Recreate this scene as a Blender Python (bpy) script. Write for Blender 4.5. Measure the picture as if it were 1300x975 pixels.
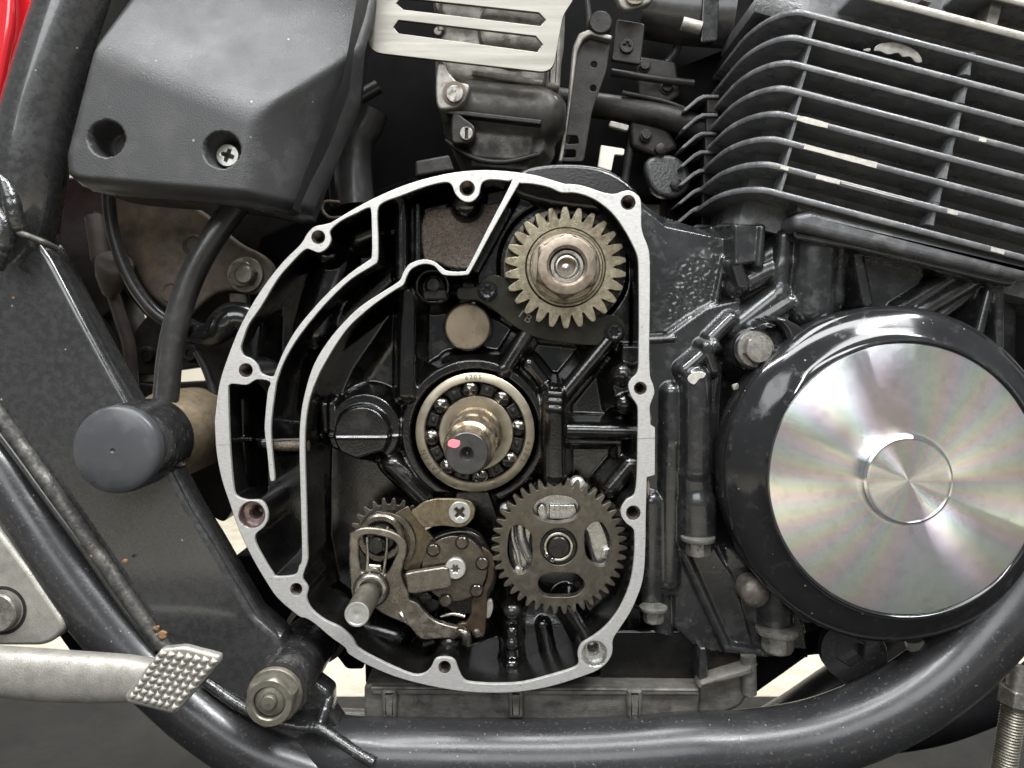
import bpy, math, random
import numpy as np
from mathutils import Vector, Matrix
from mathutils.geometry import tessellate_polygon
random.seed(7); np.random.seed(7)
for o in list(bpy.data.objects): bpy.data.objects.remove(o)
SC = bpy.context.scene; COL = SC.collection
# ---------------------------------------------------------------- units, camera, light, exposure
U = 0.0005                 # metres per photograph pixel on the gasket plane
D = 945.0                  # camera distance from that plane, in the same units
VX, VY, CZ = 650.0, 430.0, 0.65
def kf(d): return (D + d) / D
def P(px, py, d=0.0):
    """photograph pixel + depth behind the gasket plane -> world point"""
    s = U * kf(d)
    return Vector(((px - VX) * s, d * U, (VY - py) * s + CZ))
cam = bpy.data.cameras.new('camera'); camo = bpy.data.objects.new('camera', cam); COL.objects.link(camo)
camo.location = (0, -D * U, CZ); camo.rotation_euler = (math.pi / 2, 0, 0)
cam.sensor_width = 36.0; cam.lens = 36.0 * D / 1300.0; cam.shift_y = -(487.5 - VY) / 1300.0
cam.clip_start = 0.02; cam.clip_end = 60
cam.dof.use_dof = True; cam.dof.focus_distance = D * U * 1.0; cam.dof.aperture_fstop = 13.0
SC.camera = camo
W = bpy.data.worlds.new('World'); SC.world = W; W.use_nodes = True
W.node_tree.nodes['Background'].inputs[0].default_value = (0.94, 0.97, 1.0, 1)
W.node_tree.nodes['Background'].inputs[1].default_value = 0.17
def lamp(name, loc, target, sx, sy, power, col=(0.975, 0.99, 1.0)):
    l = bpy.data.lights.new(name, 'AREA'); l.shape = 'RECTANGLE'; l.size = sx; l.size_y = sy; l.energy = power; l.color = col
    o = bpy.data.objects.new(name, l); COL.objects.link(o); o.location = loc
    o.rotation_euler = (Vector(target) - Vector(loc)).to_track_quat('-Z', 'Y').to_euler(); return o
lamp('ceiling_tube', (1.15, -1.0, 2.5), (0.1, 0.0, 0.6), 1.3, 0.1, 30)
lamp('ceiling_tube_left', (-1.1, -0.7, 2.45), (-0.1, 0.0, 0.6), 1.3, 0.07, 22)
lamp('ceiling_strip_front', (0.4, -1.25, 2.7), (0.2, 0.0, 0.6), 2.6, 0.42, 38)
lamp('ceiling_strip_over', (0.2, 0.0, 2.7), (0.1, 0.1, 0.5), 2.6, 0.42, 38)
lamp('ceiling_tube_back', (-0.3, 2.3, 2.6), (-0.2, 2.0, 0.0), 1.6, 0.3, 22)
lamp('front_fill', (-0.5, -3.0, 2.1), (0, 0, 0.6), 2.6, 1.2, 40, (0.97, 0.985, 1.0))  # large soft fill lamp added behind the camera to brighten the front
SC.view_settings.view_transform = 'Standard'; SC.view_settings.look = 'None'; SC.view_settings.exposure = 0.58; SC.view_settings.gamma = 1.0
SC.view_settings.use_curve_mapping = False
SC.cycles.use_denoising = True; SC.cycles.max_bounces = 6
# ---------------------------------------------------------------- materials
def mat(name, base, metal=0.0, rough=0.5, var=0.25, vs=120, bump=0.0, bs=400, coat=0.0, dust=None, ds=260, dmin=0.55, dmax=0.75, rvar=0.12, stretch=None, rs=None, spec=0.5, specks=None):
    m = bpy.data.materials.new(name); m.use_nodes = True; nt = m.node_tree; N = nt.nodes; L = nt.links
    b = N['Principled BSDF']; b.inputs['Metallic'].default_value = metal
    b.inputs['Specular IOR Level'].default_value = spec; b.inputs['Coat Weight'].default_value = coat; b.inputs['Coat Roughness'].default_value = 0.08
    tc = N.new('ShaderNodeTexCoord'); src = tc.outputs['Object']
    if stretch:
        mp = N.new('ShaderNodeMapping'); mp.inputs['Scale'].default_value = stretch; L.new(src, mp.inputs['Vector']); src2 = mp.outputs['Vector']
    else: src2 = src
    def noise(scale, detail=6, s=None, rough_=0.62):
        n = N.new('ShaderNodeTexNoise'); n.inputs['Scale'].default_value = scale; n.inputs['Detail'].default_value = detail
        n.inputs['Roughness'].default_value = rough_
        L.new(s or src, n.inputs['Vector']); return n.outputs['Fac']
    def rng(v, a, b_, c, d):
        r = N.new('ShaderNodeMapRange'); L.new(v, r.inputs['Value'])
        for i, x in zip((1, 2, 3, 4), (a, b_, c, d)): r.inputs[i].default_value = x
        return r.outputs['Result']
    def mixc(f, c1, c2):
        x = N.new('ShaderNodeMix'); x.data_type = 'RGBA'; L.new(f, x.inputs[0])
        for i, c in ((6, c1), (7, c2)):
            if isinstance(c, (tuple, list)): x.inputs[i].default_value = (*c[:3], 1)
            else: L.new(c, x.inputs[i])
        return x.outputs[2]
    n1 = noise(vs, 5, src2)
    lo = tuple(c * (1 - var) for c in base); hi = tuple(min(1, c * (1 + var)) for c in base)
    col = mixc(rng(n1, 0.3, 0.7, 0, 1), lo, hi)
    rf = rng(noise(rs or vs * 0.6, 5, src2), 0.3, 0.7, max(0.03, rough - rvar), min(1, rough + rvar))
    if dust:
        dn = rng(noise(ds, 9), dmin, dmax, 0, 1)
        col = mixc(dn, col, dust)
        mx = N.new('ShaderNodeMix'); L.new(dn, mx.inputs[0]); L.new(rf, mx.inputs[2]); mx.inputs[3].default_value = 0.75; rf = mx.outputs[0]
        if metal: 
            mm = rng(dn, 0, 1, metal, metal * 0.3); L.new(mm, b.inputs['Metallic'])
    if specks:
        vo = N.new('ShaderNodeTexVoronoi'); vo.inputs['Scale'].default_value = specks[0]; L.new(src, vo.inputs['Vector'])
        g0 = rng(vo.outputs['Distance'], 0.05, 0.11, 1, 0); sepc = N.new('ShaderNodeSeparateColor'); L.new(vo.outputs['Color'], sepc.inputs[0])
        g1 = rng(sepc.outputs[0], specks[1], specks[1] + 0.02, 0, 1); mu = N.new('ShaderNodeMath'); mu.operation = 'MULTIPLY'; L.new(g0, mu.inputs[0]); L.new(g1, mu.inputs[1])
        col = mixc(mu.outputs[0], col, specks[2] if len(specks) > 2 else (0.30, 0.29, 0.27))
    L.new(col, b.inputs['Base Color']); L.new(rf, b.inputs['Roughness'])
    if bump:
        bn = N.new('ShaderNodeBump'); bn.inputs['Strength'].default_value = bump; bn.inputs['Distance'].default_value = 0.0006
        L.new(noise(bs, 4, src2), bn.inputs['Height']); L.new(bn.outputs['Normal'], b.inputs['Normal'])
        if coat: L.new(bn.outputs['Normal'], b.inputs['Coat Normal'])
    return m
M = {}
M['face'] = mat('machined_aluminium', (0.50, 0.492, 0.475), 0.55, 0.43, 0.2, 260, 0.3, 700, stretch=(1, 1, 6), rvar=0.14, dust=(0.26, 0.24, 0.205), ds=190, dmin=0.55, dmax=0.85, specks=(190, 0.6, (0.22, 0.20, 0.17)))
M['alu_slot'] = mat('brushed_aluminium_sheet', (0.215, 0.205, 0.18), 0.9, 0.36, 0.1, 60, 0.12, 500, stretch=(0.15, 1, 4))
M['alu_cast'] = mat('grey_cast_aluminium', (0.34, 0.325, 0.295), 0.75, 0.45, 0.3, 90, 0.5, 900, dust=(0.14, 0.125, 0.10), ds=140)
M['alu_dull'] = mat('dull_grey_aluminium', (0.35, 0.335, 0.30), 0.6, 0.48, 0.2, 120, 0.4, 1200, dust=(0.18, 0.15, 0.10), ds=180, dmin=0.58)
M['alu_pump'] = mat('oily_pump_aluminium', (0.55, 0.545, 0.52), 0.9, 0.26, 0.15, 200, 0.3, 700)
M['alu_sump'] = mat('grimy_sump_aluminium', (0.125, 0.117, 0.102), 0.35, 0.5, 0.45, 60, 0.5, 800, dust=(0.04, 0.037, 0.034), ds=110, dmin=0.45, dmax=0.7, stretch=(0.6, 1, 2))
M['oily'] = mat('oil_wet_black_casting', (0.004, 0.0038, 0.0035), 0.0, 0.10, 0.4, 120, 0.18, 600, coat=0.6, rvar=0.05, spec=0.5, dust=(0.012, 0.009, 0.0065), ds=60, dmin=0.5, dmax=0.8)
M['casewall'] = mat('black_casting_wall', (0.006, 0.0056, 0.0052), 0.0, 0.22, 0.5, 90, 0.2, 600, coat=0.3, spec=0.3)
M['brownwall'] = mat('oil_stained_rough_casting', (0.085, 0.066, 0.05), 0.4, 0.3, 0.6, 500, 1.0, 1100, dust=(0.24, 0.20, 0.15), ds=900, dmin=0.52, dmax=0.66)
M['cast'] = mat('black_painted_casting', (0.016, 0.0163, 0.0168), 0.0, 0.24, 0.35, 60, 0.08, 400, coat=0.6, dust=(0.05, 0.049, 0.047), ds=120, dmin=0.52, dmax=0.9, rvar=0.08, specks=(260, 0.84))
M['castrough'] = mat('flaking_black_casting', (0.045, 0.045, 0.045), 0.0, 0.35, 0.35, 80, 1.0, 420, coat=0.3, specks=(420, 0.6))
M['gloss'] = mat('gloss_black_cover_paint', (0.013, 0.013, 0.0135), 0.0, 0.1, 0.3, 30, 0.02, 120, coat=0.25, rvar=0.05, spec=0.45, dust=(0.045, 0.045, 0.044), ds=120, dmin=0.56, dmax=0.9, specks=(150, 0.82))
M['fin'] = mat('satin_black_fins', (0.10, 0.102, 0.106), 0.0, 0.3, 0.3, 80, 0.35, 600, dust=(0.22, 0.218, 0.21), ds=90, dmin=0.5, dmax=0.8, specks=(220, 0.75))
M['frame'] = mat('dusty_black_frame_paint', (0.025, 0.025, 0.0255), 0.0, 0.2, 0.15, 30, 0.05, 200, coat=0.8, dust=(0.046, 0.045, 0.043), ds=200, dmin=0.42, dmax=1.0, rvar=0.06, specks=(150, 0.88))
M['rail'] = mat('scuffed_black_rail_paint', (0.021, 0.021, 0.022), 0.0, 0.3, 0.12, 60, 0.1, 700, coat=0.2, dust=(0.11, 0.108, 0.105), ds=480, dmin=0.58, dmax=0.82, rvar=0.08, specks=(240, 0.74))
M['weld'] = mat('worn_weld_metal', (0.10, 0.095, 0.085), 0.5, 0.38, 0.5, 130, 0.8, 420, dust=(0.03, 0.029, 0.028), ds=150, dmin=0.42, dmax=0.62)
M['weldblack'] = mat('painted_black_weld', (0.02, 0.02, 0.02), 0.0, 0.22, 0.4, 130, 0.8, 260, coat=0.8, dust=(0.13, 0.12, 0.11), ds=200, dmin=0.6, dmax=0.75)
M['plastic'] = mat('textured_black_plastic', (0.038, 0.038, 0.039), 0.0, 0.40, 0.1, 40, 0.5, 1000, dust=(0.075, 0.072, 0.07), ds=60, dmin=0.5, dmax=0.9, specks=(120, 0.86))
M['rubber'] = mat('black_rubber', (0.03, 0.0295, 0.029), 0.0, 0.32, 0.25, 70, 0.12, 600, coat=0.15, dust=(0.065, 0.06, 0.054), ds=180, dmin=0.5, dmax=0.9, rvar=0.06)
M['rubcap'] = mat('satin_rubber_cap', (0.05, 0.052, 0.056), 0.0, 0.36, 0.12, 40, 0.06, 400, dust=(0.10, 0.10, 0.10), ds=60, dmin=0.52, dmax=0.85)
M['boot'] = mat('dusty_brown_rubber', (0.075, 0.06, 0.05), 0.0, 0.6, 0.3, 90, 0.3, 500)
M['gear'] = mat('straw_gear_steel', (0.275, 0.242, 0.172), 0.9, 0.34, 0.35, 320, 0.18, 700, rvar=0.14, dust=(0.14, 0.11, 0.07), ds=180, dmin=0.46, dmax=0.76)
M['nut'] = mat('brown_nut_steel', (0.275, 0.228, 0.18), 0.9, 0.42, 0.25, 260, 0.15, 800, dust=(0.20, 0.17, 0.115), ds=200)
M['steel'] = mat('bright_oily_steel', (0.50, 0.475, 0.43), 1.0, 0.24, 0.15, 200, 0.06, 900)
M['zinc'] = mat('zinc_screw_head', (0.56, 0.56, 0.52), 0.7, 0.38, 0.12, 300, 0.1, 1200)
M['race'] = mat('bearing_race_steel', (0.36, 0.32, 0.25), 0.95, 0.38, 0.14, 200, 0.08, 900)
M['brown'] = mat('brown_oiled_gear_steel', (0.145, 0.13, 0.105), 0.88, 0.36, 0.25, 200, 0.12, 1000, rvar=0.12, dust=(0.09, 0.075, 0.055), ds=240, dmin=0.5, dmax=0.8)
M['shift'] = mat('brown_oiled_shift_steel', (0.13, 0.116, 0.096), 0.92, 0.27, 0.25, 160, 0.1, 900, dust=(0.07, 0.055, 0.04), ds=220, dmin=0.52, dmax=0.75)
M['tan'] = mat('tan_heat_stained_plate', (0.24, 0.20, 0.135), 0.88, 0.34, 0.35, 260, 0.12, 800, dust=(0.09, 0.065, 0.04), ds=330, dmin=0.55, dmax=0.7)
M['rustarm'] = mat('rust_brown_pawl_steel', (0.085, 0.06, 0.042), 0.75, 0.4, 0.4, 200, 0.2, 700)
M['dark'] = mat('dark_oiled_steel', (0.03, 0.028, 0.026), 0.6, 0.24, 0.3, 200, 0.12, 600)
M['shaft'] = mat('dark_ground_shaft_end', (0.085, 0.083, 0.08), 0.8, 0.36, 0.2, 260, 0.1, 1200)
M['shaftside'] = mat('oily_shaft_steel', (0.28, 0.235, 0.17), 1.0, 0.3, 0.35, 180, 0.1, 500, dust=(0.10, 0.05, 0.02), ds=160, dmin=0.5, dmax=0.7)
M['blackbolt'] = mat('black_oxide_bolt', (0.02, 0.02, 0.02), 0.5, 0.22, 0.3, 300, 0.05, 700, coat=0.5)
M['bolt'] = mat('weathered_bolt_steel', (0.25, 0.24, 0.215), 0.7, 0.40, 0.35, 220, 0.4, 900, dust=(0.09, 0.08, 0.065), ds=260, dmin=0.5, dmax=0.68)
M['olbolt'] = mat('dull_olive_bolt', (0.20, 0.185, 0.15), 0.65, 0.42, 0.25, 200, 0.2, 700, dust=(0.10, 0.09, 0.07), ds=200)
M['rust'] = mat('rusty_bracket_steel', (0.11, 0.09, 0.068), 0.3, 0.62, 0.4, 90, 0.5, 500, dust=(0.17, 0.12, 0.07), ds=70, dmin=0.5, dmax=0.7)
M['rustcol'] = mat('rust_speckled_collar', (0.27, 0.22, 0.15), 0.3, 0.6, 0.3, 200, 0.4, 700, dust=(0.40, 0.24, 0.10), ds=500, dmin=0.55, dmax=0.65)
M['carb'] = mat('carburettor_alloy', (0.25, 0.24, 0.212), 0.6, 0.46, 0.35, 120, 0.4, 900, dust=(0.09, 0.082, 0.07), ds=110)
M['carbdark'] = mat('oily_dark_carb_bowl', (0.022, 0.021, 0.018), 0.4, 0.38, 0.4, 120, 0.25, 700, spec=0.3)
M['void'] = mat('matt_black_shaded', (0.004, 0.004, 0.0044), 0.0, 0.6, 0.3, 60, 0.1, 300, spec=0.05)  # matt black with the deep shade of covered gaps put into the colour
M['darkmetal'] = mat('grimy_dark_metal', (0.022, 0.02, 0.018), 0.2, 0.45, 0.5, 120, 0.4, 500, spec=0.3)
M['ballsteel'] = mat('dark_mirror_ball_steel', (0.16, 0.15, 0.135), 1.0, 0.16, 0.1, 200)
M['retplate'] = mat('oiled_plate_green_reflection', (0.042, 0.04, 0.03), 0.6, 0.24, 0.3, 60, 0.08, 600, rvar=0.08)  # olive tint is a greenish reflection put into the base colour
M['plug'] = mat('brown_grey_plug_metal', (0.13, 0.115, 0.10), 0.4, 0.42, 0.35, 200, 0.3, 600, dust=(0.30, 0.27, 0.22), ds=260)
M['orange'] = mat('orange_rust', (0.22, 0.115, 0.05), 0.0, 0.85, 0.4, 400, 0.5, 900)
M['glossrubber'] = mat('glossy_black_rubber', (0.02, 0.02, 0.0205), 0.0, 0.16, 0.2, 60, 0.05, 300, coat=0.6)
M['armsteel'] = mat('worn_brown_arm_steel', (0.235, 0.212, 0.178), 0.92, 0.27, 0.22, 140, 0.1, 900, dust=(0.14, 0.12, 0.095), ds=180, dmin=0.5, dmax=0.75)
M['guide'] = mat('brown_guide_plate_steel', (0.15, 0.125, 0.088), 0.88, 0.34, 0.3, 220, 0.12, 800)
M['bowl'] = mat('shaded_float_bowl_alloy', (0.06, 0.057, 0.05), 0.6, 0.36, 0.4, 110, 0.3, 800, dust=(0.03, 0.028, 0.024), ds=70, dmin=0.42, dmax=0.66)  # carburettor alloy darkened, the bowl's shading put into the colour
M['chip'] = mat('bare_chipped_aluminium', (0.50, 0.48, 0.43), 0.4, 0.5, 0.15, 300, 0.2, 900)
M['tape'] = mat('off_white_tag', (0.72, 0.69, 0.60), 0.0, 0.5, 0.1, 60)
M['pink'] = mat('pink_paint_dab', (0.88, 0.22, 0.27), 0.0, 0.45, 0.05, 90)
M['red'] = mat('red_body_paint', (0.55, 0.012, 0.02), 0.0, 0.16, 0.1, 20, coat=1.0)
M['floor'] = mat('cream_painted_floor', (0.66, 0.60, 0.48), 0.0, 0.6, 0.2, 30, 0.4, 60, dust=(0.50, 0.44, 0.34), ds=14, dmin=0.5, dmax=0.7)
M['wall'] = mat('cream_wall_paint', (0.80, 0.75, 0.63), 0.0, 0.7, 0.04, 3)
M['lift'] = mat('dark_grey_lift_paint', (0.018, 0.0185, 0.019), 0.0, 0.5, 0.25, 20, 0.1, 300, dust=(0.03, 0.03, 0.029), ds=30, spec=0.2)
M['ink'] = mat('dark_engraving', (0.05, 0.04, 0.03), 0.3, 0.5, 0.1)
M['tanhole'] = mat('tan_oil_film', (0.30, 0.24, 0.17), 0.6, 0.3, 0.12, 60)
M['thread'] = mat('tapped_thread_metal', (0.22, 0.19, 0.17), 0.9, 0.3, 0.2, 300)
M['dowel'] = mat('pinkish_tapped_metal', (0.34, 0.265, 0.25), 0.9, 0.28, 0.2, 300)
# ---------------------------------------------------------------- objects and mesh helpers
def mk(name, verts, faces, m, parent=None, smooth=38):
    me = bpy.data.meshes.new(name); me.from_pydata([tuple(v) for v in verts], [], faces); me.update()
    return link(name, me, m, parent, smooth)
def link(name, me, m, parent=None, smooth=38):
    if m is not None and not me.materials: me.materials.append(M[m] if isinstance(m, str) else m)
    if smooth:
        me.shade_smooth()
        if smooth < 180: me.set_sharp_from_angle(angle=math.radians(smooth))
    else: me.shade_flat()
    o = bpy.data.objects.new(name, me); COL.objects.link(o)
    if parent is not None:
        o.parent = parent
        if parent.type == 'EMPTY': o.location = -parent.location
    return o
def tag(o, label, cat, group=None, kind=None):
    if label: o['label'] = label
    if cat: o['category'] = cat
    if group: o['group'] = group
    if kind: o['kind'] = kind
    return o
def thing(name, label, cat, at, group=None):
    o = bpy.data.objects.new(name, None); COL.objects.link(o); o.location = at; o.empty_display_size = 0.01
    return tag(o, label, cat, group)
def area2(l): return sum(l[i][0] * l[(i + 1) % len(l)][1] - l[(i + 1) % len(l)][0] * l[i][1] for i in range(len(l)))
def sm(pts, n=4, closed=True):
    """Catmull-Rom through the points"""
    p = [Vector(q) for q in pts]; m = len(p); out = []
    for i in range(m if closed else m - 1):
        g = lambda j: p[j % m] if closed else p[min(max(j, 0), m - 1)]
        a, b, c, d = g(i - 1), g(i), g(i + 1), g(i + 2)
        for t in range(n):
            t = t / n
            out.append(0.5 * ((2 * b) + (c - a) * t + (2 * a - 5 * b + 4 * c - d) * t * t + (3 * b - a - 3 * c + d) * t ** 3))
    if not closed: out.append(p[-1])
    return [tuple(v) for v in out]
def circ(cx, cy, r, n=28, ry=None, a0=0): return [(cx + r * math.cos(a0 + 2 * math.pi * i / n), cy + (ry or r) * math.sin(a0 + 2 * math.pi * i / n)) for i in range(n)]
def rnd(pts, r, n=5):
    """polygon with rounded corners"""
    out = []; m = len(pts)
    for i in range(m):
        a, b, c = (Vector(pts[(i + j) % m][:2]) for j in (-1, 0, 1))
        u, v = a - b, c - b; lu, lv = u.length, v.length
        rr = min(r if not hasattr(r, '__len__') else r[i], lu * 0.48, lv * 0.48)
        if rr < 0.2: out.append(tuple(b)); continue
        p, q = b + u / lu * rr, b + v / lv * rr
        for t in range(n + 1):
            t /= n; out.append(tuple(p * (1 - t) ** 2 + b * 2 * t * (1 - t) + q * t * t))
    return out
def inset(l, d):
    m = len(l); s = 1 if area2(l) > 0 else -1; out = []
    for i in range(m):
        a, b, c = (Vector(l[(i + j) % m][:2]) for j in (-1, 0, 1))
        e1, e2 = (b - a), (c - b)
        if e1.length < 1e-9 or e2.length < 1e-9: out.append(tuple(b)); continue
        e1.normalize(); e2.normalize()
        n1 = Vector((-e1.y, e1.x)) * s; n2 = Vector((-e2.y, e2.x)) * s
        nn = n1 + n2
        if nn.length < 1e-3: out.append(tuple(b + n1 * d)); continue
        nn.normalize(); out.append(tuple(b + nn * d / max(0.5, nn.dot(n1))))
    return out
def plate_geo(loops, d0, thick, bev=1.0, seg=2, front=True, back=False, w=None):
    """solid from photograph outlines (outer, holes...) whose front stands at depth d0, in world points"""
    w = w or (lambda x, y, d: Vector(((x - VX) * kf(d0) * U, d * U, (VY - y) * kf(d0) * U + CZ)))
    V, F = [], []
    prof = [(bev * (1 - math.sin(a)), bev * (1 - math.cos(a))) for a in [math.pi / 2 * (1 - i / seg) for i in range(seg, -1, -1)]] if bev > 0 else [(0, 0)]
    # prof runs from the inset front edge to the full outline
    prof = sorted(prof, key=lambda q: q[1])
    fl = []
    for li, l in enumerate(loops):
        l = [q[:2] for q in l]
        pos = area2(l) > 0
        if pos == (li > 0): l = l[::-1]          # outer positive, holes negative (pixel axes)
        n = len(l); rows = []
        for ins, dd in prof: rows.append((inset(l, ins if li == 0 else -ins) if ins > 1e-6 else l, d0 + dd))
        rows.append((l, d0 + thick))
        base = len(V)
        for ri, (r, d) in enumerate(rows): V += [w(x, y, d) for x, y in r]
        for ri in range(len(rows) - 1):
            for i in range(n):
                a = base + ri * n + i; b = base + ri * n + (i + 1) % n
                F.append((a, a + n, b + n, b))
        fl.append((base, rows[0][0], base + (len(rows) - 1) * n, l))
    if front:
        idx = [b + i for b, r, _, _ in fl for i in range(len(r))]
        for t in tessellate_polygon([[Vector((x, y, 0)) for x, y in r] for _, r, _, _ in fl]):
            q = [idx[j] for j in t]
            a, b, c = (V[j] for j in q)
            if (b - a).cross(c - a).y > 0: q = q[::-1]
            F.append(tuple(q))
    if back:
        idx = [b + i for _, _, b, r in fl for i in range(len(r))]
        for t in tessellate_polygon([[Vector((x, y, 0)) for x, y in r] for _, _, _, r in fl]):
            q = [idx[j] for j in t]; a, b, c = (V[j] for j in q)
            if (b - a).cross(c - a).y < 0: q = q[::-1]
            F.append(tuple(q))
    return V, F
def plate(name, loops, d0, thick, m, parent=None, bev=1.0, seg=2, smooth=38, **kw):
    if not isinstance(loops[0], list): loops = [loops]
    V, F = plate_geo(loops, d0, thick, bev, seg, **kw)
    return mk(name, V, F, m, parent, smooth)
def loft(name, rings, m, parent=None, cap0=True, cap1=True, smooth=38, xf=None):
    n = len(rings[0]); V = [Vector(v) for r in rings for v in r]; F = []
    if xf is not None: V = [xf @ v for v in V]
    for r in range(len(rings) - 1):
        for i in range(n):
            a = r * n + i; b = r * n + (i + 1) % n
            F.append((a, b, b + n, a + n))
    if cap0: F.append(tuple(range(n))[::-1])
    if cap1: F.append(tuple((len(rings) - 1) * n + i for i in range(n)))
    return mk(name, V, F, m, parent, smooth)
def axis_xf(px, py, d, direction=(0, -1, 0), spin=0.0):
    """local frame: +Z of the local shape runs along `direction`, unit = one pixel on the gasket plane"""
    q = Vector(direction).to_track_quat('Z', 'Y')
    return Matrix.Translation(P(px, py, d)) @ q.to_matrix().to_4x4() @ Matrix.Rotation(spin, 4, 'Z') @ Matrix.Scale(U, 4)
def ring_of(n, rf, z): return [(rf(t) * math.cos(t), rf(t) * math.sin(t), z) for t in [2 * math.pi * i / n for i in range(n)]]
def lathe(name, px, py, d, prof, m, parent=None, n=48, direction=(0, -1, 0), smooth=38, cap0=False, cap1=True):
    """profile of (radius, height towards the viewer) round an axis through the pixel at depth d"""
    return loft(name, [ring_of(n, lambda t, r=r: max(r, 0.01), z) for r, z in prof], m, parent, cap0, cap1, smooth, axis_xf(px, py, d, direction))
def hexr(t, R): a = (t % (math.pi / 3)) - math.pi / 6; return R * math.cos(math.pi / 6) / math.cos(a)
def hexbolt(name, px, py, d, R, h, m, parent=None, direction=(0, -1, 0), spin=0.2, flange=None, socket=None, dome=0.0, hole=None):
    n = 48; rings = []
    if flange:
        fr, fh = flange
        rings += [ring_of(n, lambda t: fr, 0), ring_of(n, lambda t: fr, fh * 0.6), ring_of(n, lambda t: fr - 1, fh), ring_of(n, lambda t: hexr(t, R) + 0.3, fh + 0.6)]
        z0 = fh + 0.6
    else: z0 = 0
    ch = R * 0.13
    rings += [ring_of(n, lambda t: hexr(t, R), z0), ring_of(n, lambda t: min(hexr(t, R), R), z0 + h - ch * 1.1),
              ring_of(n, lambda t: min(hexr(t, R), R * 0.93), z0 + h - ch * 0.5), ring_of(n, lambda t: min(hexr(t, R), R * 0.86), z0 + h)]
    z = z0 + h
    if socket:
        rings += [ring_of(n, lambda t: socket * 1.12, z), ring_of(n, lambda t: hexr(t, socket), z - 1), ring_of(n, lambda t: hexr(t, socket * 0.95), z - h * 0.7)]
    elif hole:
        rings += [ring_of(n, lambda t: hole, z), ring_of(n, lambda t: hole * 0.93, z - 1.5), ring_of(n, lambda t: hole * 0.9, z - h * 0.7)]
    else:
        rings += [ring_of(n, lambda t: R * 0.6, z + dome * 0.6), ring_of(n, lambda t: R * 0.2, z + dome)]
    return loft(name, rings, m, parent, True, True, 32, axis_xf(px, py, d, direction, spin))
def tube(name, pts, r, m, parent=None, n=20, sub=6, smooth=80, bumps=0.0):
    """tube along pixel+depth points (px,py,d[,r])"""
    ctr = [P(p[0], p[1], p[2]) for p in pts]; rad = [(p[3] if len(p) > 3 else r) for p in pts]
    c = [Vector(v) for v in sm([tuple(v) for v in ctr], sub, False)]
    rr = np.interp(np.linspace(0, len(rad) - 1, len(c)), range(len(rad)), rad)
    up = None; rings = []
    for i, p in enumerate(c):
        t = (c[min(i + 1, len(c) - 1)] - c[max(i - 1, 0)]).normalized()
        if up is None: up = t.orthogonal().normalized()
        up = (up - t * up.dot(t)).normalized(); bi = t.cross(up)
        k = rr[i] * U * (1 + (random.uniform(-bumps, bumps) if bumps else 0))
        rings.append([p + (up * math.cos(a) + bi * math.sin(a)) * k * (1 + (random.uniform(-bumps, bumps) * 0.5 if bumps else 0)) for a in [2 * math.pi * j / n for j in range(n)]])
    return loft(name, rings, m, parent, True, True, smooth)
def gear_loop(cx, cy, ro, ri, nt, ph=0.0, tw=0.30, rw=0.62):
    out = []
    for i in range(nt):
        a0 = ph + 2 * math.pi * i / nt; s = math.pi / nt
        for f, r in ((-0.98, ri), (-rw, ri + (ro - ri) * 0.10), (-rw * 0.80, ri + (ro - ri) * 0.45), (-tw * 1.25, ri + (ro - ri) * 0.80), (-tw * 0.72, ro), (tw * 0.72, ro), (tw * 1.25, ri + (ro - ri) * 0.80), (rw * 0.80, ri + (ro - ri) * 0.45), (rw, ri + (ro - ri) * 0.10)):
            out.append((cx + r * math.cos(a0 + f * s), cy + r * math.sin(a0 + f * s)))
    return out
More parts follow.
